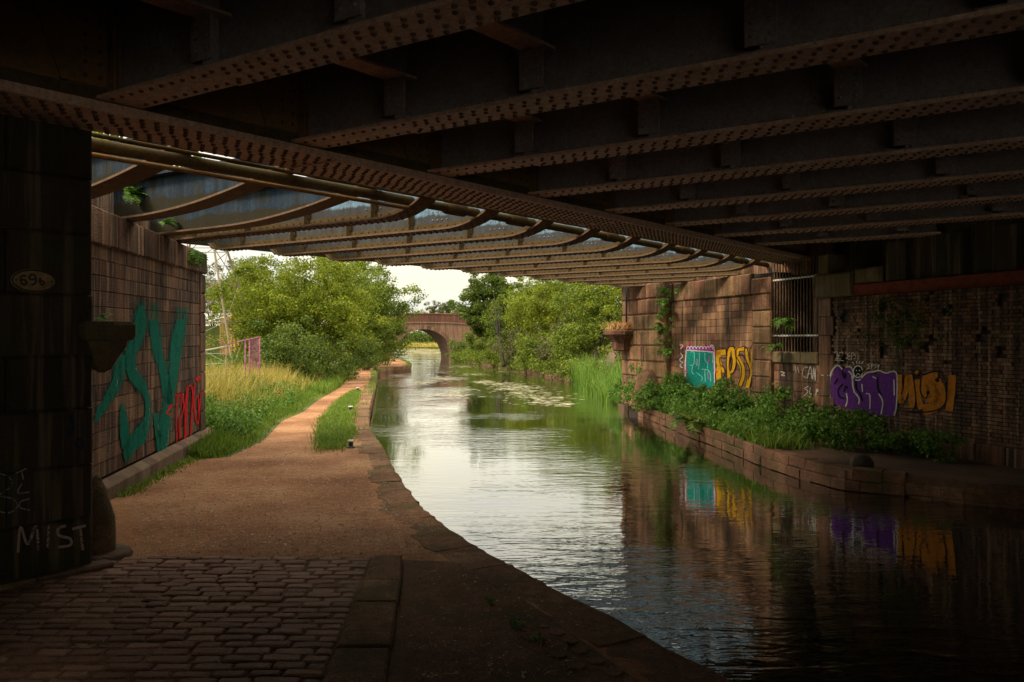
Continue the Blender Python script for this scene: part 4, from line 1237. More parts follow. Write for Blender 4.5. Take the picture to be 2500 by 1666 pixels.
# ================================================================== FAR BRIDGE: fish-bellied blue girders
fb = empty('canal_bridge', AC(-12, 14, 4.1), 'old blue bridge of curved fish-bellied riveted girders beyond the dark railway bridge', 'bridge')
def zG(a):
    z = 4.03
    if a > -9.62:
        t_ = min(1, (a + 9.62) / 1.06); z += .55 * (1 - sqrt(max(0, 1 - t_ * t_)))
    if a < -15.25:
        t_ = min(1, (-15.25 - a) / .4); z += .13 * (1 - sqrt(max(0, 1 - t_ * t_)))
    return z
def zP(a):
    z = 4.02
    if a > -12.2: z += .27 * ((a + 12.2) / 2.6) ** 2
    return z
def swept(mb, aa, zb, zt, c0, c1):
    """vertical-sided strip following profile; zb, zt lists"""
    n = len(aa); v = []
    for cc_, zl in ((c0, zb), (c1, zb), (c1, zt), (c0, zt)):
        for a_, z_ in zip(aa, zl): v.append(tuple(AC(a_, cc_, z_)))
    f = []
    for r in range(4):
        r2 = (r + 1) % 4
        for i in range(n - 1): f.append((r * n + i, r * n + i + 1, r2 * n + i + 1, r2 * n + i))
    f += [(0, n, 2 * n, 3 * n), (n - 1, 4 * n - 1, 3 * n - 1, 2 * n - 1)]
    mb.add(v, f)
cG = [9.72, 11.2, 12.7, 14.2, 15.72, 17.25, 18.8, 20.35, 21.9, 23.4]
for gi, c in enumerate(cG + [24.9, 26.4, 27.9]):
    al = max(-15.65, wall_al(c, .3)); ar = min(-8.55, wall_a(c) + .3)
    if ar - al < .5: continue
    aa = [al + (ar - al) * k / 60 for k in range(61)]
    zb = [zG(a_) for a_ in aa]
    m1 = MB(); swept(m1, aa, [z + .03 for z in zb], [max(4.85, z + .05) for z in zb], c - .012, c + .012)
    go = m1.build('blue_girder', M['blue'], fb)
    m1 = MB(); swept(m1, aa, zb, [z + .03 for z in zb], c - .17, c + .17)
    m1.build('bottom_flange', M['pinkf'], go)
    m1 = MB(); swept(m1, aa, [z + .0305 for z in zb], [z + .045 for z in zb], c - .1, c - .0125); swept(m1, aa, [z + .0455 for z in zb], [z + .13 for z in zb], c - .027, c - .0125)
    m1.build('angle', M['olive'], go)
    pts = []; p2 = []
    for a_ in np.arange(al + .1, ar - .05, .125):
        for q, dc in enumerate((-.13, -.05, .05, .13)):
            aq = a_ + (.06 if q % 2 else 0)
            p = AC(aq, c + dc); pts.append((p.x, p.y, zG(aq)))
    for a_ in np.arange(al + .1, min(ar - .05, -9.4), .16): p2.append(tuple(AC(a_, c - .027, zG(a_) + .09)))
    rivets('riveting', pts, (0, 0, -1), .022, M['rivet'], go)
    rivets('web_riveting', p2, kn, .016, M['olive'], go)
    for a_ in np.arange(al + .9, ar - .6, 1.45):
        m1 = MB(); zz = zG(a_)
        m1.ac(a_ - .05, a_ + .05, c - .04, c - .0275, zz + .14, 4.84); m1.ac(a_ - .008, a_ + .008, c - .11, c - .0405, zz + .05, 4.84)
        m1.build('stiffener', M['olive'], go)
    if gi < 10:
        p3 = [tuple(AC(-9.95 + .1 * q, c - .0125, z)) for q in range(4) for z in (4.22, 4.36, 4.5)]
        rivets('splice_riveting', p3, kn, .016, M['web'], go)
for c in (6.1, 7.55, 8.98):
    al = wall_al(c, .3); ar = -8.55
    aa = [al + (ar - al) * k / 40 for k in range(41)]
    zb = [zP(a_) for a_ in aa]
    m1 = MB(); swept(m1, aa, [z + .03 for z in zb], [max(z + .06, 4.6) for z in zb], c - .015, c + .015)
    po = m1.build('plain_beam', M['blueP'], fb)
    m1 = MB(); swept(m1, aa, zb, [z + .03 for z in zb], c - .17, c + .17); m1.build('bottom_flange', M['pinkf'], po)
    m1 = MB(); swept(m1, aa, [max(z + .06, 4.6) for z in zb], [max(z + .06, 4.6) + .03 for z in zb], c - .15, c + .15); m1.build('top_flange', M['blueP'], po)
cl = 10.8
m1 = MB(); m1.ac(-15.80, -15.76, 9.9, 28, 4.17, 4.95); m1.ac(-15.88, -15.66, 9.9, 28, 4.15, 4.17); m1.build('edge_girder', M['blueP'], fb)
m1 = MB(); m1.ac(-8.52, -8.48, 5, 25, 4.62, 5.5); m1.build('edge_girder', M['web'], fb)
# painted parapet panels on the far edge
pm, nt, b = newmat('painted_boards')
g = N(nt, 'ShaderNodeNewGeometry'); mp = N(nt, 'ShaderNodeMapping'); mp.inputs['Scale'].default_value = (2.2, 2.2, .35)
nt.links.new(g.outputs['Position'], mp.inputs['Vector'])
vo = N(nt, 'ShaderNodeTexVoronoi', Scale=1.3); nt.links.new(mp.outputs['Vector'], vo.inputs['Vector'])
sx = N(nt, 'ShaderNodeSeparateColor'); nt.links.new(vo.outputs['Color'], sx.inputs[0])
rr = N(nt, 'ShaderNodeValToRGB'); rr.color_ramp.interpolation = 'CONSTANT'
el = rr.color_ramp.elements; el[0].color = (.2, .36, .62, 1); el[1].position = .4; el[1].color = (.7, .66, .55, 1)
for p_, c_ in ((.6, (.12, .2, .4, 1)), (.72, (.7, .15, .04, 1)), (.82, (.6, .5, .35, 1))):
    x = el.new(p_); x.color = c_
nt.links.new(sx.outputs[0], rr.inputs['Fac']); nt.links.new(rr.outputs['Color'], b.inputs['Base Color'])
for k in range(4):
    c0_ = 11.2 + k * .85
    m1 = MB(); m1.ac(-15.80, -15.75, c0_, c0_ + .8, 4.96, 5.75 + .12 * (k % 2)); pp = m1.build('parapet_board', pm, fb)
# pipes running below the near flange and through the girders
M['pipe'] = steel('pipe_paint', (.10, .075, .03), (.06, .035, .018), .5)
pp = empty('service_pipe', AC(-9.04, 8, 4.27), 'thick olive painted pipe slung beside the girder flange', 'pipe')
m1 = MB(); m1.tube([AC(-9.04, c_, 4.27) for c_ in (1.5, 6, 12, 18, 24.2)], .07, 14); m1.build('pipe_run', M['pipe'], pp, True)
for c_ in (10.45, 12.0, 15.0, 18.1, 21.2):
    m1 = MB(); m1.tube([AC(-9.04, c_, 4.27), AC(-9.04, c_ + .42, 4.27)], .1, 14); m1.build('coupling', M['olive'], pp, True)
for c_ in (5.2, 8.2):
    m1 = MB(); m1.tube([AC(-9.04, c_ + .0, 4.36), AC(-9.04, c_, 4.75)], .015, 6); m1.build('hanger', M['iron'], pp)
cd = empty('conduit_pipe', AC(-8.5, 8, 4.2), 'thin conduit running along the edge of the riveted flange', 'pipe')
m1 = MB(); m1.tube([AC(-8.42, c_, 4.225) for c_ in (2, 8, 14, 24)], .022, 10); m1.build('pipe_run', M['pipe'], cd, True)
m1 = MB(); m1.tube([AC(-8.95, c_, 4.14) for c_ in (2, 8, 9.7)], .03, 8); m1.build('pipe_run', M['webg'], cd, True)

# ================================================================== ARCH BRIDGE
AY = 118.0
ab_ = empty('arch_bridge', (P(1034, 874, AY).x, AY, WZ), 'distant red brick arched bridge over the canal', 'bridge')
cxA = P(1034, 0, AY).x; rA = 4.15
zc = WZ + .0
def top_z(x):   # gently humped parapet
    return 5.95 - .012 * (x - cxA) ** 2 * (.35 if abs(x - cxA) < 6 else .5)
xsL, xsR = cxA - 13, cxA + 12
mb = MB()
ang = [pi * k / 24 for k in range(25)]
arch = [(cxA + rA * cos(t_), zc + rA * sin(t_) * 1.0) for t_ in ang]
# spandrel face as vertical strips
xs = sorted(set([xsL, xsL + 4, xsL + 7] + [a_[0] for a_ in arch] + [xsR - 6, xsR - 3, xsR]))
def low(x):
    d_ = rA * rA - (x - cxA) ** 2
    return zc + sqrt(d_) if d_ > 0 else -1.0
depthA = 4.6
for x0, x1 in zip(xs, xs[1:]):
    if x1 - x0 < 1e-4: continue
    xm = (x0 + x1) / 2; inside = abs(xm - cxA) < rA
    l0, l1 = (low(x0), low(x1)) if inside else (-1.0, -1.0)
    t0_, t1_ = top_z(x0) - 1.25, top_z(x1) - 1.25
    mb.hexa([(x0, AY, l0), (x1, AY, l1), (x1, AY + depthA, l1), (x0, AY + depthA, l0), (x0, AY, t0_), (x1, AY, t1_), (x1, AY + depthA, t1_), (x0, AY + depthA, t0_)])
mb.build('spandrel_wall', M['arch'], ab_)
mb = MB()
for x0, x1 in zip(xs, xs[1:]):
    if x1 - x0 < 1e-4: continue
    t0_, t1_ = top_z(x0), top_z(x1)
    mb.hexa([(x0, AY - .02, t0_ - 1.248), (x1, AY - .02, t1_ - 1.248), (x1, AY + .4, t1_ - 1.248), (x0, AY + .4, t0_ - 1.248), (x0, AY - .02, t0_ - .13), (x1, AY - .02, t1_ - .13), (x1, AY + .4, t1_ - .13), (x0, AY + .4, t0_ - .13)])
mb.build('parapet', M['archtop'], ab_)
x = xsL
while x < xsR:
    m1 = MB(); x1 = x + .98
    m1.hexa([(x, AY - .1, top_z(x) - .13), (x1, AY - .1, top_z(x1) - .13), (x1, AY + .48, top_z(x1) - .13), (x, AY + .48, top_z(x) - .13), (x, AY - .1, top_z(x)), (x1, AY - .1, top_z(x1)), (x1, AY + .48, top_z(x1)), (x, AY + .48, top_z(x))])
    m1.build('coping_stone', M['coping'], ab_); x += 1.0
mb = MB()
for x0, x1 in zip(xs, xs[1:]):
    if x1 - x0 < 1e-4: continue
    t0_, t1_ = top_z(x0) - 1.4, top_z(x1) - 1.4
    mb.hexa([(x0, AY - .12, t0_), (x1, AY - .12, t1_), (x1, AY + .1, t1_), (x0, AY + .1, t0_), (x0, AY - .12, t0_ + .16), (x1, AY - .12, t1_ + .16), (x1, AY + .1, t1_ + .16), (x0, AY + .1, t0_ + .16)])
mb.build('string_course', M['plinth'], ab_)
for k in range(26):
    a0_, a1_ = pi * k / 26 + .012, pi * (k + 1) / 26 - .012
    m1 = MB(); ri, ro_ = rA - .01, rA + .5
    q = [(cxA + ri * cos(a0_), zc + ri * sin(a0_)), (cxA + ro_ * cos(a0_), zc + ro_ * sin(a0_)), (cxA + ro_ * cos(a1_), zc + ro_ * sin(a1_)), (cxA + ri * cos(a1_), zc + ri * sin(a1_))]
    m1.hexa([(p[0], AY - .05, p[1]) for p in q] + [(p[0], AY + .3, p[1]) for p in q]); m1.build('voussoir', M['arch'], ab_)

for o in ab_.children:      # the passage under the arch runs off to the left
    for v in o.data.vertices: v.co.x -= .45 * (v.co.y - AY)
# ================================================================== TREES AND SHRUBS
tree('hawthorn_tree', G(760, 925), P(742, 748, 45), (4.3, 3.3, 2.85), 400, 130, .125, 'leafY', 'big yellow-green spreading tree nearest the towpath on the left bank', group='trees left of the towpath', cr=(.3, .75))
tree('hawthorn_tree', G(680, 915), P(652, 745, 50), (3.0, 2.4, 2.6), 190, 120, .13, 'leafY', 'smaller bright green tree at the left shoulder of the big yellow-green one', group='trees left of the towpath', cr=(.3, .7))
tree('ash_tree', G(885, 893), P(893, 762, 66), (3.4, 3.6, 3.9), 320, 125, .16, 'leafM', 'tall mid green tree overhanging the towpath just left of the arched bridge', group='trees left of the towpath', cr=(.4, .9))
tree('ash_tree', G(845, 896), P(845, 735, 74), (3.8, 3.2, 4.4), 240, 110, .17, 'leafM', 'green tree crown rising behind the big yellow-green tree', group='trees left of the towpath', cr=(.4, .9))
tree('oak_tree', G(570, 880), P(592, 705, 86), (3.8, 3.2, 3.6), 190, 90, .17, 'leafO', 'dull olive tree far left behind the lattice mast', group='trees left of the towpath', cr=(.35, .8))
tree('oak_tree', G(520, 876), P(524, 735, 92), (2.1, 2.1, 2.6), 80, 80, .17, 'leafO', 'thin olive tree partly hidden by the abutment edge', group='trees left of the towpath', cr=(.35, .7))
# hedge under the left trees
for k, (px, py, Y, rx, rz) in enumerate([(690, 880, 38, 1.9, 1.3), (755, 890, 41, 2.0, 1.3), (815, 882, 47, 2.0, 1.4), (868, 868, 60, 2.0, 1.6), (905, 862, 72, 2.0, 1.7), (928, 866, 86, 1.6, 1.4), (645, 862, 46, 1.5, 1.3)]):
    c = P(px, py, Y)
    lab = ['dark shrub behind the long grass left of the path', 'dark shrub under the big tree, middle of the hedge', 'dense bush by the towpath where the path narrows', 'dark bush below the tall mid green tree', 'bush hanging over the far towpath', 'farthest bush before the arched bridge', 'leafy shrub behind the wire fence'][k]
    t = empty('shrub', (c.x, c.y, 0), lab, 'shrub', 'shrubs along the left hedge')
    cen, rad = crown_clumps((c.x, c.y, max(c.z, rz)), rx, 1.6, rz + .3, 60, .3, .6, zmin=.1)
    leaf_cloud('foliage', cen, rad, 130, .115, M['leafD'], t)
# right side trees
tree('alder_tree', G(1230, 893, 0), P(1205, 748, 92), (3.7, 3.2, 4.2), 330, 120, .22, 'leafD', 'dark green tree standing right of the arched bridge with sky behind its top', group='trees on the far bank', cr=(.35, .85))
tree('alder_tree', G(1300, 895, 0), P(1250, 790, 88), (3.4, 3.0, 3.0), 130, 100, .18, 'leafM', 'lower bushy tree leaning to the water right of the arch', group='trees on the far bank', cr=(.4, .9))
tree('willow_tree', G(1385, 905, 0), P(1372, 760, 70), (3.5, 3.2, 3.6), 330, 125, .15, 'leafY', 'light yellow-green tree in the middle of the far bank', group='trees on the far bank', cr=(.35, .85))
tree('willow_tree', G(1450, 915, 0), P(1478, 750, 58), (3.1, 2.8, 3.5), 300, 130, .13, 'leafM', 'bright green tree right beside the stone abutment corner', group='trees on the far bank', cr=(.35, .8))
tree('willow_tree', G(1560, 915, 0), P(1580, 740, 52), (3.4, 2.8, 4.0), 120, 100, .15, 'leafY', 'light green tree mostly hidden behind the right abutment', group='trees on the far bank', cr=(.35, .8))
tree('willow_tree', G(1420, 905, 0), P(1325, 770, 80), (3.4, 3.0, 4.0), 260, 115, .17, 'leafY', 'yellowish tree between the dark tree and the light middle tree', group='trees on the far bank', cr=(.35, .85))
for k, (px, py, Y, rx, rz, lf) in enumerate([(1135, 860, 104, 2.2, 2.1, 'leafD'), (1180, 850, 94, 2.6, 2.2, 'leafM'), (1225, 862, 82, 2.4, 1.7, 'leafM'), (1275, 858, 74, 2.4, 1.8, 'leafO'), (1325, 862, 67, 2.3, 1.8, 'leafM'), (1372, 858, 61, 2.0, 1.8, 'leafO'), (1250, 815, 84, 2.4, 2.0, 'leafD'), (1410, 850, 56, 1.8, 1.6, 'leafM')]):
    c = P(px, py, Y)
    lab = ['dark bush beside the arch foot', 'bush hanging over the water next to the dark tree', 'low bush touching the water left of centre on the far bank', 'olive bush drooping to the water on the far bank', 'green bush over the duckweed on the far bank', 'olive bush left of the reeds', 'dark bush high behind the low waterside bushes', 'green bush directly behind the reeds'][k]
    t = empty('waterside_bush', (c.x, c.y, -.3), lab, 'bush', 'bushes overhanging the far bank')
    cen, rad = crown_clumps((c.x, c.y, c.z + .2), rx, 1.8, rz, 75, .3, .7, zmin=-.38)
    leaf_cloud('foliage', cen, rad, 105, .15, M[lf], t)
ns = resample([Vector((p.x, p.y, 0)) for p in RFAR[1:7]], 1.4)
cen = []; rad = []
for p in ns:
    for _ in range(5):
        cen.append((p.x + random.uniform(-.35, .7), p.y + random.uniform(-.5, .5), random.uniform(-.3, .9))); rad.append(random.uniform(.3, .65))
o = leaf_cloud('bank_undergrowth', np.array(cen), np.array(rad), 90, .15, M['leafM']); tag(o, 'leafy undergrowth trailing into the water along the far bank', 'undergrowth', kind='stuff')
# bush above the left abutment
tree('elder_bush', (-8.9, 17.5, 2.5), (-8.6, 17.5, 6.2), (2.2, 2.6, 2.0), 110, 110, .13, 'leafY', 'bush growing above the left abutment seen through the gap between beams', 'bush', cr=(.3, .6))
tree('elder_bush', (-7.6, 12.6, 3.6), (-7.5, 12.6, 5.2), (.9, 1.3, .8), 40, 90, .09, 'leafM', 'small added bush on the abutment top beside the dark pier, shading the blue beams', 'bush', cr=(.2, .4))  # extra bush added to shade the blue beams
# far trees beyond the arch bridge
for k, (px, py, Y, r, lf, lab) in enumerate([(1060, 760, 330, 3.8, 'leafO', 'round distant tree just above the arch crown'), (1098, 752, 330, 3.0, 'leafD', 'small dark distant tree right of the round one'), (1024, 777, 320, 2.6, 'leafM', 'low distant tree left of the round one'), (1110, 780, 310, 2.9, 'leafY', 'yellowish distant bush above the right end of the parapet'), (1130, 770, 300, 3.2, 'leafO', 'distant treetop close to the dark alder')]):
    c = P(px, py, Y)
    tree('distant_tree', (c.x, c.y, 0), (c.x, c.y, c.z), (r * 1.15, r, r), 60, 70, .42, lf, lab, group='distant trees beyond the arch', cr=(.6, 1.2), trunk_r=.25, twigs=4)
def strip_cloud(name, x0, x1, y, z0, z1, k, each, size, mat, label, cat, jy=4, cr=(.5, 1.4)):
    cen = np.stack([RNG.uniform(x0, x1, k), RNG.uniform(y - jy, y + jy, k), RNG.uniform(z0, z1, k) * (.6 + .4 * RNG.random(k))], 1)
    o = leaf_cloud(name, cen, RNG.uniform(cr[0], cr[1], k), each, size, M[mat])
    tag(o, label, cat, kind='stuff'); return o
strip_cloud('distant_woodland', -60, 8, 285, .5, 6, 700, 80, .6, 'leafD', 'dark far woodland seen under and beside the arch', 'woodland', 8, (1, 2.2))
strip_cloud('distant_woodland', -150, -28, 190, .5, 5.5, 420, 50, .55, 'leafO', 'far olive treeline beyond the meadow on the left', 'woodland', 10, (1, 2.4))
strip_cloud('distant_woodland', 8, 140, 160, .5, 8, 420, 50, .55, 'leafM', 'far green treeline behind the right bank', 'woodland', 10, (1, 2.6))
strip_cloud('bramble_thicket', -22, -12.5, 42, .3, 1.5, 130, 90, .12, 'nettle', 'low green bramble thicket behind the wire fence', 'thicket', 5, (.3, .7))
strip_cloud('bramble_thicket', -30, -16, 55, .2, 1.0, 120, 70, .14, 'leafM', 'flat leafy undergrowth around the timber planter', 'thicket', 5, (.3, .7))

# ================================================================== GRASS, REEDS, WEEDS
def left_limit(Y):
    xs_, ys_ = [p.x for p in PLEFT], [p.y for p in PLEFT]
    return np.interp(Y, ys_, xs_)
n = 52000
Y = RNG.uniform(15.6, 46, n) ; Y = 15.6 + (Y - 15.6) * RNG.random(n) ** .5
dist = RNG.random(n) ** 1.3 * np.where(Y < 18, 1.6, 7.5)
X = left_limit(Y) - .28 - dist + .12 * RNG.normal(size=n)
keep = (X > -4.0 - .13 * Y) | (Y > 17.9)
X, Y, dist = X[keep], Y[keep], dist[keep]
h = np.clip(.10 + dist * .62, .1, 1.15) * (.6 + .55 * RNG.random(len(X)))
ph = np.sin(X * 1.3 + 2) * np.sin(Y * .9) 
green = (ph + .6 * RNG.normal(size=len(X)) > -.02) | (Y < 20.5 + RNG.random(len(X)) * 2) | (dist < .7)
posA = np.stack([X, Y, np.zeros(len(X)) - .01], 1)
o = blades('verge_grass', posA[green], h[green] * .8, .022, M['grassG'], lean=.6); tag(o, 'green grass and weeds at the left path edge', 'grass')
o = blades('dry_grass', posA[~green], h[~green] * 1.15, .02, M['grassY'], lean=.6); tag(o, 'tall golden seeding grass beside the towpath', 'grass')
# leafy weeds among the grass at the wall end
cen = []; rad = []
for _ in range(330):
    y_ = 18.0 + 14 * random.random() ** 1.8; d_ = random.uniform(.4, 5)
    x_ = left_limit(y_) - d_; cen.append((x_, y_, random.uniform(.12, min(.95, .3 + d_ * .3)))); rad.append(random.uniform(.15, .38))
o = leaf_cloud('leafy_weeds', np.array(cen), np.array(rad), 70, .075, M['nettle']); tag(o, 'leafy green weeds growing among the tall grass', 'weeds', kind='stuff')
# short grass strip between path and coping with bollards
n = 16000
poly_l = [(G(776, 1097)), G(775, 1060), G(785, 1028), G(812, 995), G(842, 970), G(868, 955)]
poly_r = [(G(836, 1097)), G(866, 1062), G(858, 1028), G(864, 995), G(872, 968), G(874, 955)]
Yl = np.array([p.y for p in poly_l]); Xl = np.array([p.x for p in poly_l]); Yr = np.array([p.y for p in poly_r]); Xr = np.array([p.x for p in poly_r])
Y = RNG.uniform(16.9, 35.6, n) + .35 * np.abs(RNG.normal(size=n)) * np.sign(RNG.random(n) - .3); u = RNG.random(n)
X = np.interp(Y, Yl, Xl) * (1 - u) + np.interp(Y, Yr, Xr) * u + .09 * RNG.normal(size=n)
o = blades('turf_strip', np.stack([X, Y, np.zeros(n)], 1), .05 + .09 * RNG.random(n), .016, M['grassG'], lean=.9); tag(o, 'short green turf between path and coping', 'grass')
sheet('turf_soil', [*poly_l, *poly_r[::-1]], .008, M['soil'], label='soil under the turf strip')
# grass fringe at the water edge beyond
n = 3800
ef = resample(EDGE[14:], .1); idx = RNG.integers(0, len(ef), n)
pos = np.array([(ef[i].x - abs(RNG.normal()) * .22 + .03, ef[i].y, -.02) for i in idx])
m_ = (pos[:, 1] > 34) | (RNG.random(n) < .12)
o = blades('edge_grass', pos[m_],   .04 + .14 * RNG.random(m_.sum()), .02, M['grassG'], lean=.9); tag(o, 'ragged grass fringe along the towpath water edge', 'grass')
# hedge foot grass
n = 9000
Y = RNG.uniform(34, 95, n); X = left_limit(Y) - RNG.random(n) * 1.0
o = blades('hedge_grass', np.stack([X, Y, np.zeros(n)], 1), .15 + .4 * RNG.random(n), .04, M['grassG'], lean=.5); tag(o, 'green grass at the foot of the left hedge', 'grass')
# sparse plinth weeds
n = 2500
t_ = RNG.uniform(2.5, T_END + .3, n)
pos = np.array([tuple(LW.at(q, 0, .16 + abs(RNG.normal()) * .12)) for q in t_])
o = blades('plinth_weeds', pos, .02 + .07 * RNG.random(n), .012, M['grassG'], lean=1.2); tag(o, 'small weeds along the foot of the left plinth', 'weeds')
# reeds on the right
def reeds(n, x0, x1, y0, y1, hmin, hmax, label, mat='reed', w=.035):
    X = RNG.uniform(x0, x1, n); Y = RNG.uniform(y0, y1, n)
    cl_ = .55 + .45 * np.sin(X * 2.1 + Y) * np.sin(Y * 1.7 + 1)
    o = blades('reed_bed', np.stack([X, Y, np.full(n, WZ - .02)], 1), (hmin + (hmax - hmin) * RNG.random(n)) * np.clip(cl_ + .35, .45, 1.1), w, M[mat], lean=.55, droop=.3)
    tag(o, label, 'reeds'); return o
pr = G(1400, 932, WZ); 
reeds(1900, P(1400, 0, 50).x, P(1530, 0, 50).x, 44, 52, .7, 2.1, 'tall bright green reeds beside the right stone abutment')
reeds(1800, P(1460, 0, 38).x, P(1545, 0, 38).x, 35, 42, .5, 1.3, 'lower reeds and sedge at the abutment corner')
reeds(5000, -34, -6, 262, 268, .9, 2.3, 'yellow reed bed across the water beyond the arch', 'reedY', .14)
# nettle bank under the right abutments
cen = []; rad = []
def bank_pt(t_, s_):
    # between canal wall and abutment along t
    p = RW.at(t_, 0, 0)
    return p
tA, tZ = tR(2215), tR(1540)
RYs = np.array([p.y for p in REDGE]); RXs = np.array([p.x for p in REDGE])
o_ = np.argsort(RYs)
def rx_edge(y_): return np.interp(y_, RYs[o_], RXs[o_])
for _ in range(900):
    y_ = random.uniform(15.6, 33)
    xe = rx_edge(min(y_, 31)) + .12; xw = RX(y_) - .15
    if y_ > 30: xe -= .6; xw = max(RX(30), xe + 1.5)
    u_ = random.random()
    x_ = xe + (xw - xe) * u_
    if y_ < 18.2 and x_ < xe + .9 + (18.2 - y_) * .55: continue
    hmax = .18 + .95 * min(1, u_ * 1.6) * min(1, max(.25, (y_ - 14.5) / 5))
    if y_ > 24: hmax *= 1.3
    hmax *= .75 + .35 * sin(y_ * 1.7) * sin(x_ * 2.3 + 1)
    cen.append((x_, y_, -.05 + random.uniform(.05, max(.1, hmax)))); rad.append(random.uniform(.14, .3))
for _ in range(60):
    q = RW.hit(random.uniform(1545, 1640), 960, .5)
    cen.append((q.x + random.uniform(-.5, .4), q.y + random.uniform(-.6, .4), random.uniform(0, .75))); rad.append(random.uniform(.15, .3))
no = leaf_cloud('nettle_bank', np.array(cen), np.array(rad), 75, .082, M['nettle']); tag(no, 'dense nettles and weeds on the bank below the painted abutments', 'undergrowth', kind='stuff')
n = 9000
Y = RNG.uniform(17.5, 33, n); X = np.array([rx_edge(min(y_, 31)) for y_ in Y]) + .1 + abs(RNG.normal(size=n)) * .5
o = blades('bank_grass', np.stack([X, Y, np.full(n, -.1)], 1), .1 + .4 * RNG.random(n), .02, M['grassG'], lean=1.0); tag(o, 'long grass hanging over the right canal wall', 'grass')
# ferns
def fern(loc, s, nfr, label, facing=None, droop=.9, group=None, mat='nettle'):
    t = empty('fern', loc, label, 'fern', group)
    for k in range(nfr):
        az = random.uniform(0, 2 * pi) if facing is None else facing + random.uniform(-1.4, 1.4)
        ln_ = s * random.uniform(.7, 1.1); el0 = random.uniform(.3, 1.2)
        V = []; Fc = []
        pts = []
        x_, z_, e_ = 0, 0, el0
        for q in range(11):
            pts.append((x_, z_)); x_ += ln_ / 10 * cos(e_); z_ += ln_ / 10 * sin(e_); e_ -= droop * .2
        for q in range(1, 11):
            f_ = q / 10; w = ln_ * .22 * sin(pi * min(1, f_ * .85 + .12))
            bx, bz = pts[q]
            for sd2 in (-1, 1):
                i0 = len(V)
                fx, fz = pts[q - 1]
                L3 = lambda xx, side, zz_: (loc[0] + cos(az) * xx - sin(az) * side, loc[1] + sin(az) * xx + cos(az) * side, loc[2] + zz_)
                V += [L3(bx, 0, bz), L3(bx - .0 + w * .25, sd2 * w, bz - w * .25), L3((bx + fx) / 2 + w * .1, sd2 * w * .75, (bz + fz) / 2 - w * .2), L3(fx, 0, fz)]
                Fc.append((i0, i0 + 1, i0 + 2, i0 + 3))
        m1 = MB(); m1.add(V, Fc); m1.build('frond', M[mat], t)
    return t
fl_ = LW.hit(318, 480, .08); fern((fl_.x, fl_.y, fl_.z), .45, 14, 'fern growing from the left abutment beside the first blue beam', 0, group='ferns on the abutments')
fl_ = LW.hit(395, 548, .08); fern((fl_.x, fl_.y, fl_.z), .35, 10, 'fern on the left abutment by the second blue beam', 0, group='ferns on the abutments')
fl_ = LW.hit(470, 620, .08); fern((fl_.x, fl_.y, fl_.z), .5, 9, 'hanging fern at the far top corner of the left abutment', 0, 1.8, group='ferns on the abutments')
fl_ = LW.hit(256, 752, .1); fern((cc.x - .1, cc.y + .15, 2.39), .22, 10, 'small fern on top of the pier corbel', 0, group='ferns on the abutments')
for (px, py, s, lab) in [(1615, 800, .5, 'fern high on the corner pilaster of the right abutment'), (1640, 860, .4, 'fern above the turquoise panel left side'), (1925, 790, .7, 'bright fern growing through the barred grille'), (1900, 850, .5, 'fern at the foot of the barred grille'), (1630, 745, .5, 'fern under the girders on the corner pilaster')]:
    fl_ = RW.hit(px, py, .25); fern((fl_.x, fl_.y, fl_.z), s, 12, lab, pi * 1.1, group='ferns on the abutments')
f1 = G(1665, 1048, -.1); fern((f1.x + .3, f1.y + .5, 0), .9, 22, 'large dark fern leaning over the water from the right bank', mat='leafD')
# dry grass tuft on the right corbel
n = 500
pos = np.stack([pcb.x + RNG.normal(size=n) * .25, pcb.y + RNG.normal(size=n) * .25, np.full(n, 2.57)], 1)
o = blades('dry_tuft', pos, .1 + .25 * RNG.random(n), .02, M['litter'], lean=1.5); tag(o, 'dry orange grass tuft on top of the right corbel', 'grass')
# trailing ivy on the pilaster
cen = np.array([tuple(RW.hit(random.gauss(1622, 9), random.uniform(700, 880), .3)) for _ in range(60)])
o = leaf_cloud('trailing_ivy', cen, RNG.uniform(.06, .16, 60), 26, .06, M['nettle']); tag(o, 'green ivy trailing down the corner pilaster of the right abutment', 'ivy', kind='stuff')
cen = np.array([tuple(RW.hit(random.gauss(2200, 45), random.uniform(735, 850), .03)) for _ in range(70)])
o = leaf_cloud('wall_moss', cen, RNG.uniform(.05, .2, 70), 30, .05, M['leafD'], flat=1); tag(o, 'dark moss hanging on the brick abutment below the red girder', 'moss', kind='stuff')

# duckweed and floating leaves
def patches(n_, fn, smin, smax, label):
    V = []; Fc = []
    for _ in range(n_):
        c = fn(); s = random.uniform(smin, smax); k = random.randint(6, 9); i0 = len(V)
        st = random.uniform(1.5, 4)
        for q in range(k):
            a = 2 * pi * q / k; r_ = s * random.uniform(.5, 1.1)
            V.append((c.x + r_ * st * cos(a), c.y + r_ * sin(a), WZ + .004))
        Fc.append(tuple(range(i0, i0 + k)))
    m1 = MB(); m1.add(V, Fc); o = m1.build('duckweed', M['weed']); tag(o, label, 'duckweed', kind='stuff')
def cl(px0, px1, py0, py1):
    return lambda: G(random.gauss((px0 + px1) / 2, (px1 - px0) / 4), random.uniform(py0, py1), WZ)
def streak(list_):
    def f():
        x, y, sx_, sy_ = random.choice(list_)
        return G(random.gauss(x, sx_), max(848, random.gauss(y, sy_)), WZ)
    return f
patches(620, streak([(1180, 933, 14, 2), (1225, 938, 22, 3), (1270, 945, 26, 3), (1290, 957, 34, 4), (1320, 970, 40, 5), (1340, 985, 36, 4), (1250, 950, 30, 3)]), .03, .09, 'pale duckweed raft in the middle of the canal')
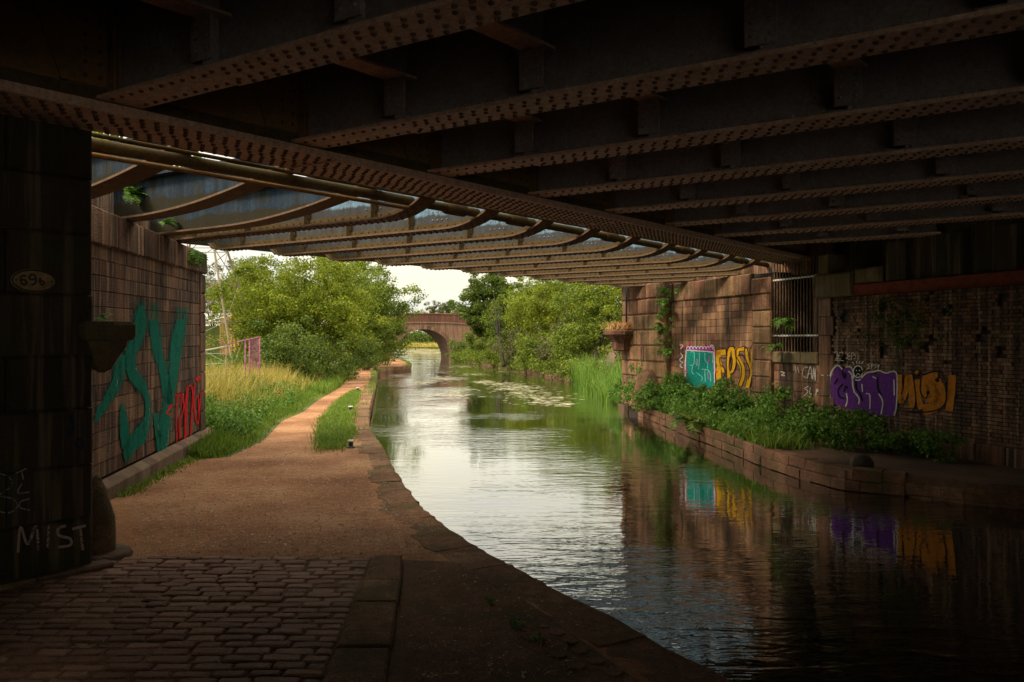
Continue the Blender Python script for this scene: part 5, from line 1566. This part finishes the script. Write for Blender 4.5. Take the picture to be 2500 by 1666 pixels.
patches(520, streak([(1125, 895, 15, 2), (1090, 908, 14, 2), (1075, 925, 18, 3), (1115, 952, 22, 4), (1030, 935, 20, 3), (1150, 915, 20, 2), (1100, 965, 28, 3), (1280, 905, 60, 3)]), .03, .11, 'scattered pale duckweed specks near the arched bridge')
patches(420, cl(930, 1110, 851, 864), .2, .7, 'pale duckweed sheet on the water beyond the arch')

# fallen leaves and gravel on the path
def scatter(name, n, fn, s, mat, label, cat, flat=True, z=0.012):
    V = np.empty((n, 4, 3)); 
    for q in range(n):
        c = fn(); a = random.uniform(0, 6.28); r_ = s * random.uniform(.5, 1.3)
        u_ = (cos(a), sin(a)); v_ = (-sin(a), cos(a)); tz = random.uniform(-.25, .25)
        V[q, 0] = (c.x - u_[0] * r_, c.y - u_[1] * r_, c.z + z - tz * r_ * .4); V[q, 1] = (c.x + v_[0] * r_ * .6, c.y + v_[1] * r_ * .6, c.z + z + .004)
        V[q, 2] = (c.x + u_[0] * r_, c.y + u_[1] * r_, c.z + z + tz * r_ * .4); V[q, 3] = (c.x - v_[0] * r_ * .6, c.y - v_[1] * r_ * .6, c.z + z + .004)
    o = np_mesh(name, V.reshape(-1, 3), np.arange(n * 4).reshape(n, 4), M[mat]); tag(o, label, cat, kind='stuff')
scatter('fallen_leaves', 320, lambda: G(random.uniform(300, 1000), 1120 + 420 * random.random() ** 1.6), .022, 'litter', 'small fallen leaves scattered on the dirt path', 'leaf litter')
def chips(n, fn):
    V = np.empty((n, 6, 3))
    for q in range(n):
        c = fn(); r_ = random.uniform(.004, .014)
        base = np.array([(1, 0, 0), (0, 1, 0), (-1, 0, 0), (0, -1, 0), (0, 0, 1), (0, 0, -.2)]) * r_ * (1 + .4 * RNG.normal(size=(6, 1)))
        V[q] = base * np.array([1.2, 1, .7]) + np.array([c.x, c.y, .002])
    f = np.array([(0, 1, 4), (1, 2, 4), (2, 3, 4), (3, 0, 4)])
    F_ = (f[None] + (np.arange(n) * 6)[:, None, None]).reshape(-1, 3)
    o = np_mesh('gravel_chips', V.reshape(-1, 3), F_, M['stonechip']); tag(o, 'loose stone chips on the dirt towpath', 'gravel', kind='stuff')
_ey = [e[1] for e in EDGE_PX[:14]][::-1]; _ex = [e[0] for e in EDGE_PX[:14]][::-1]
def chip_pt():
    y_ = 1075 + 290 * random.random()
    return G(random.uniform(330, float(np.interp(y_, _ey, _ex)) - 25), y_)
chips(7500, chip_pt)
n = 130
pos = np.array([tuple(G(random.uniform(1010, 1420), random.uniform(1400, 1666))) for _ in range(n)])
xr_ = np.interp(pos[:, 1], [p.y for p in EDGE[2:9]], [p.x for p in EDGE[2:9]])
pos = pos[pos[:, 0] < xr_ - .5]
o = blades('dry_stalks', pos + np.array([0, 0, .01]), .02 + .05 * RNG.random(len(pos)), .008, M['litter'], lean=3); tag(o, 'dry fallen stalks on the soil verge', 'dry stalks')

cen = []; rad = []
for (px, py) in [(1195, 1475), (1260, 1530), (1310, 1570)]:
    q = G(px, py); cen.append((q.x, q.y, .03)); rad.append(random.uniform(.03, .08))
o = leaf_cloud('small_weeds', np.array(cen), np.array(rad), 40, .03, M['nettle'], flat=.5); tag(o, 'small green weeds sprouting on the soil verge', 'weeds', kind='stuff')
scatter('verge_litter', 260, lambda: G(random.uniform(1000, 1420), random.uniform(1385, 1660)), .014, 'litter', 'dead leaf scraps on the soil verge', 'leaf litter')
# ================================================================== BOLLARDS
def bollard(p, lab, s=1.0):
    t = empty('mooring_bollard', (p.x, p.y, 0), lab, 'bollard', 'mooring bollards along the towpath edge')
    m1 = MB(); m1.lathe(p.x, p.y, [(.15 * s, -.01), (.15 * s, .02), (.06 * s, .04)], 18); m1.build('base', M['iron'], t, True)
    m1 = MB(); m1.lathe(p.x, p.y, [(.075 * s, .02), (.07 * s, .1), (.075 * s, .21 * s)], 18); m1.build('post', M['iron'], t, True)
    m1 = MB(); m1.lathe(p.x, p.y, [(.07 * s, .2 * s), (.105 * s, .215 * s), (.11 * s, .24 * s), (.09 * s, .262 * s), (.01, .268 * s)], 18); m1.build('cap', M['bolt_top'], t, True)
bollard(G(857, 1094), 'nearest black mooring bollard with white cap at the end of the turf strip', .62)
bollard(G(856, 1006), 'middle mooring bollard with white cap half way along the turf strip', .68)
bollard(G(874, 957), 'mooring bollard with white cap at the far tip of the turf strip', .72)
bollard(G(964, 883), 'tiny far black mooring bollard on the bulge of the towpath', .8)

# ================================================================== FENCE, MAST, PLANTER, POSTS
f1_ = empty('wire_fence', P(525, 980, 27), 'grey site fence panel with horizontal wires in the long grass', 'fence')
A_, B_ = P(470, 862, 25), P(548, 847, 28)
def zat(p, z): return Vector((p.x, p.y, z))
m1 = MB(); m1.tube([A_, B_], .025, 8); m1.build('top_rail', M['galv'], f1_, True)
for k in range(4):
    z = B_.z - .22 - .33 * k
    m1 = MB(); m1.tube([zat(A_, z + .02), zat(B_, z)], .012, 6); m1.build('wire', M['galv'], f1_)
m1 = MB(); m1.tube([zat(A_, 0), A_], .025, 8); m1.build('post', M['galv'], f1_, True)
f2_ = empty('pink_fence', P(590, 980, 28), 'pink painted mesh fence panel rising above the golden grass', 'fence')
C_, D_ = P(552, 842, 28), P(634, 823, 30)
for nm, a, b2, m_ in [('top_rail', C_, D_, 'pinkp'), ('post', zat(C_, 0), C_, 'mast'), ('post', zat(D_, 0), D_, 'pinkp'), ('post', zat(C_.lerp(D_, .55), 0), C_.lerp(D_, .55), 'pinkp'), ('post', zat(C_.lerp(D_, .68), 0), C_.lerp(D_, .68), 'pinkp')]:
    m1 = MB(); m1.tube([a, b2], .02, 8); m1.build(nm, M[m_], f2_, True)
m1 = MB()
for k in range(14):
    p = C_.lerp(D_, .68 + .32 * k / 13); m1.tube([zat(p, p.z - 1.1), p], .005, 4, False)
for k in range(8):
    m1.tube([zat(C_.lerp(D_, .68), C_.lerp(D_, .68).z - .14 * k), zat(D_, D_.z - .14 * k)], .005, 4, False)
o = m1.build('wire_mesh', M['pinkp'], f2_); o['kind'] = 'stuff'
# lattice mast
my = 44.0
mast = empty('lattice_mast', (-17, my, 0), 'rusty steel lattice mast behind the left abutment edge', 'mast')
hw = lambda z: max(.15, 2.2 - (z - 2.1) * .24)
mcx = P(562, 0, my - 2).x - 2.2
legs = []
for sx_ in (-1, 1):
    for sy_ in (-1, 1):
        pts = [Vector((mcx + sx_ * hw(z), my + sy_ * hw(z), z)) for z in (0, 10.5)]
        legs.append(pts); m1 = MB(); m1.tube(pts, .06, 6); m1.build('leg', M['mast'], mast)
lv = [.9, 3.1, 5.1, 6.9, 8.4, 9.6]
cor = lambda z: [Vector((mcx + a * hw(z), my + b2 * hw(z), z)) for a, b2 in ((-1, -1), (1, -1), (1, 1), (-1, 1))]
for z0, z1 in zip(lv, lv[1:]):
    c0_, c1_ = cor(z0), cor(z1)
    for k in range(4):
        for (a, b2) in ((c0_[k], c0_[(k + 1) % 4]), (c0_[k], c1_[(k + 1) % 4]), (c0_[(k + 1) % 4], c1_[k])):
            m1 = MB(); m1.tube([a, b2], .022, 5); m1.build('brace', M['mast'], mast)
# planter and yellow posts
pl = empty('timber_planter', P(556, 790, 70), 'raised timber planting bed beyond the fence', 'planter')
a, b2 = P(536, 792, 70), P(580, 792, 70)
k = 0
x = a.x
while x < b2.x - .05:
    m1 = MB(); m1.box(x + .01, x + .17, 70, 70.05, .9, 4.0 if False else CH + (830 - 769 - 3 * ((x - a.x))) / F * 70); m1.build('plank', M['timber'], pl); x += .18
m1 = MB(); q0, q1 = P(500, 788, 69.5), P(588, 765, 69.5); m1.tube([q0, q1], .1, 6); m1.build('rail', M['galv'], pl)
m1 = MB(); m1.box(P(480, 0, 72).x, P(600, 0, 72).x, 70.2, 76, 0, 2.2 + (830 - 796) / F * 70); o = m1.build('raised_bed', M['land'], pl)
for px in (564, 572, 582, 592):
    t = empty('yellow_post', P(px, 790, 66), 'yellow post beside the timber planter, %s' % {564: 'leftmost of four', 572: 'second from left', 582: 'third from left', 592: 'rightmost of four'}[px], 'post', 'yellow posts by the timber planter')
    p = P(px, 753, 66); m1 = MB(); m1.tube([(p.x, p.y, 0), tuple(p)], .05, 6); m1.build('shaft', M['yellow'], t)

# loose boulder on the right bank
c = G(2000, 1130, -.1) if False else RW.at(0, 0)
p = G(2103, 1142, -.1)
m1 = MB(); m1.lathe(p.x, p.y, [(.2, -.15), (.21, 0.0), (.17, .09), (.1, .13), (.01, .14)], 12, .2)
o = m1.build('boulder', M['pier'], None, True); tag(o, 'rounded dark boulder lying on the bare earth of the right bank', 'boulder')

for o in bpy.data.objects:
    if '_loc' in o: del o['_loc']
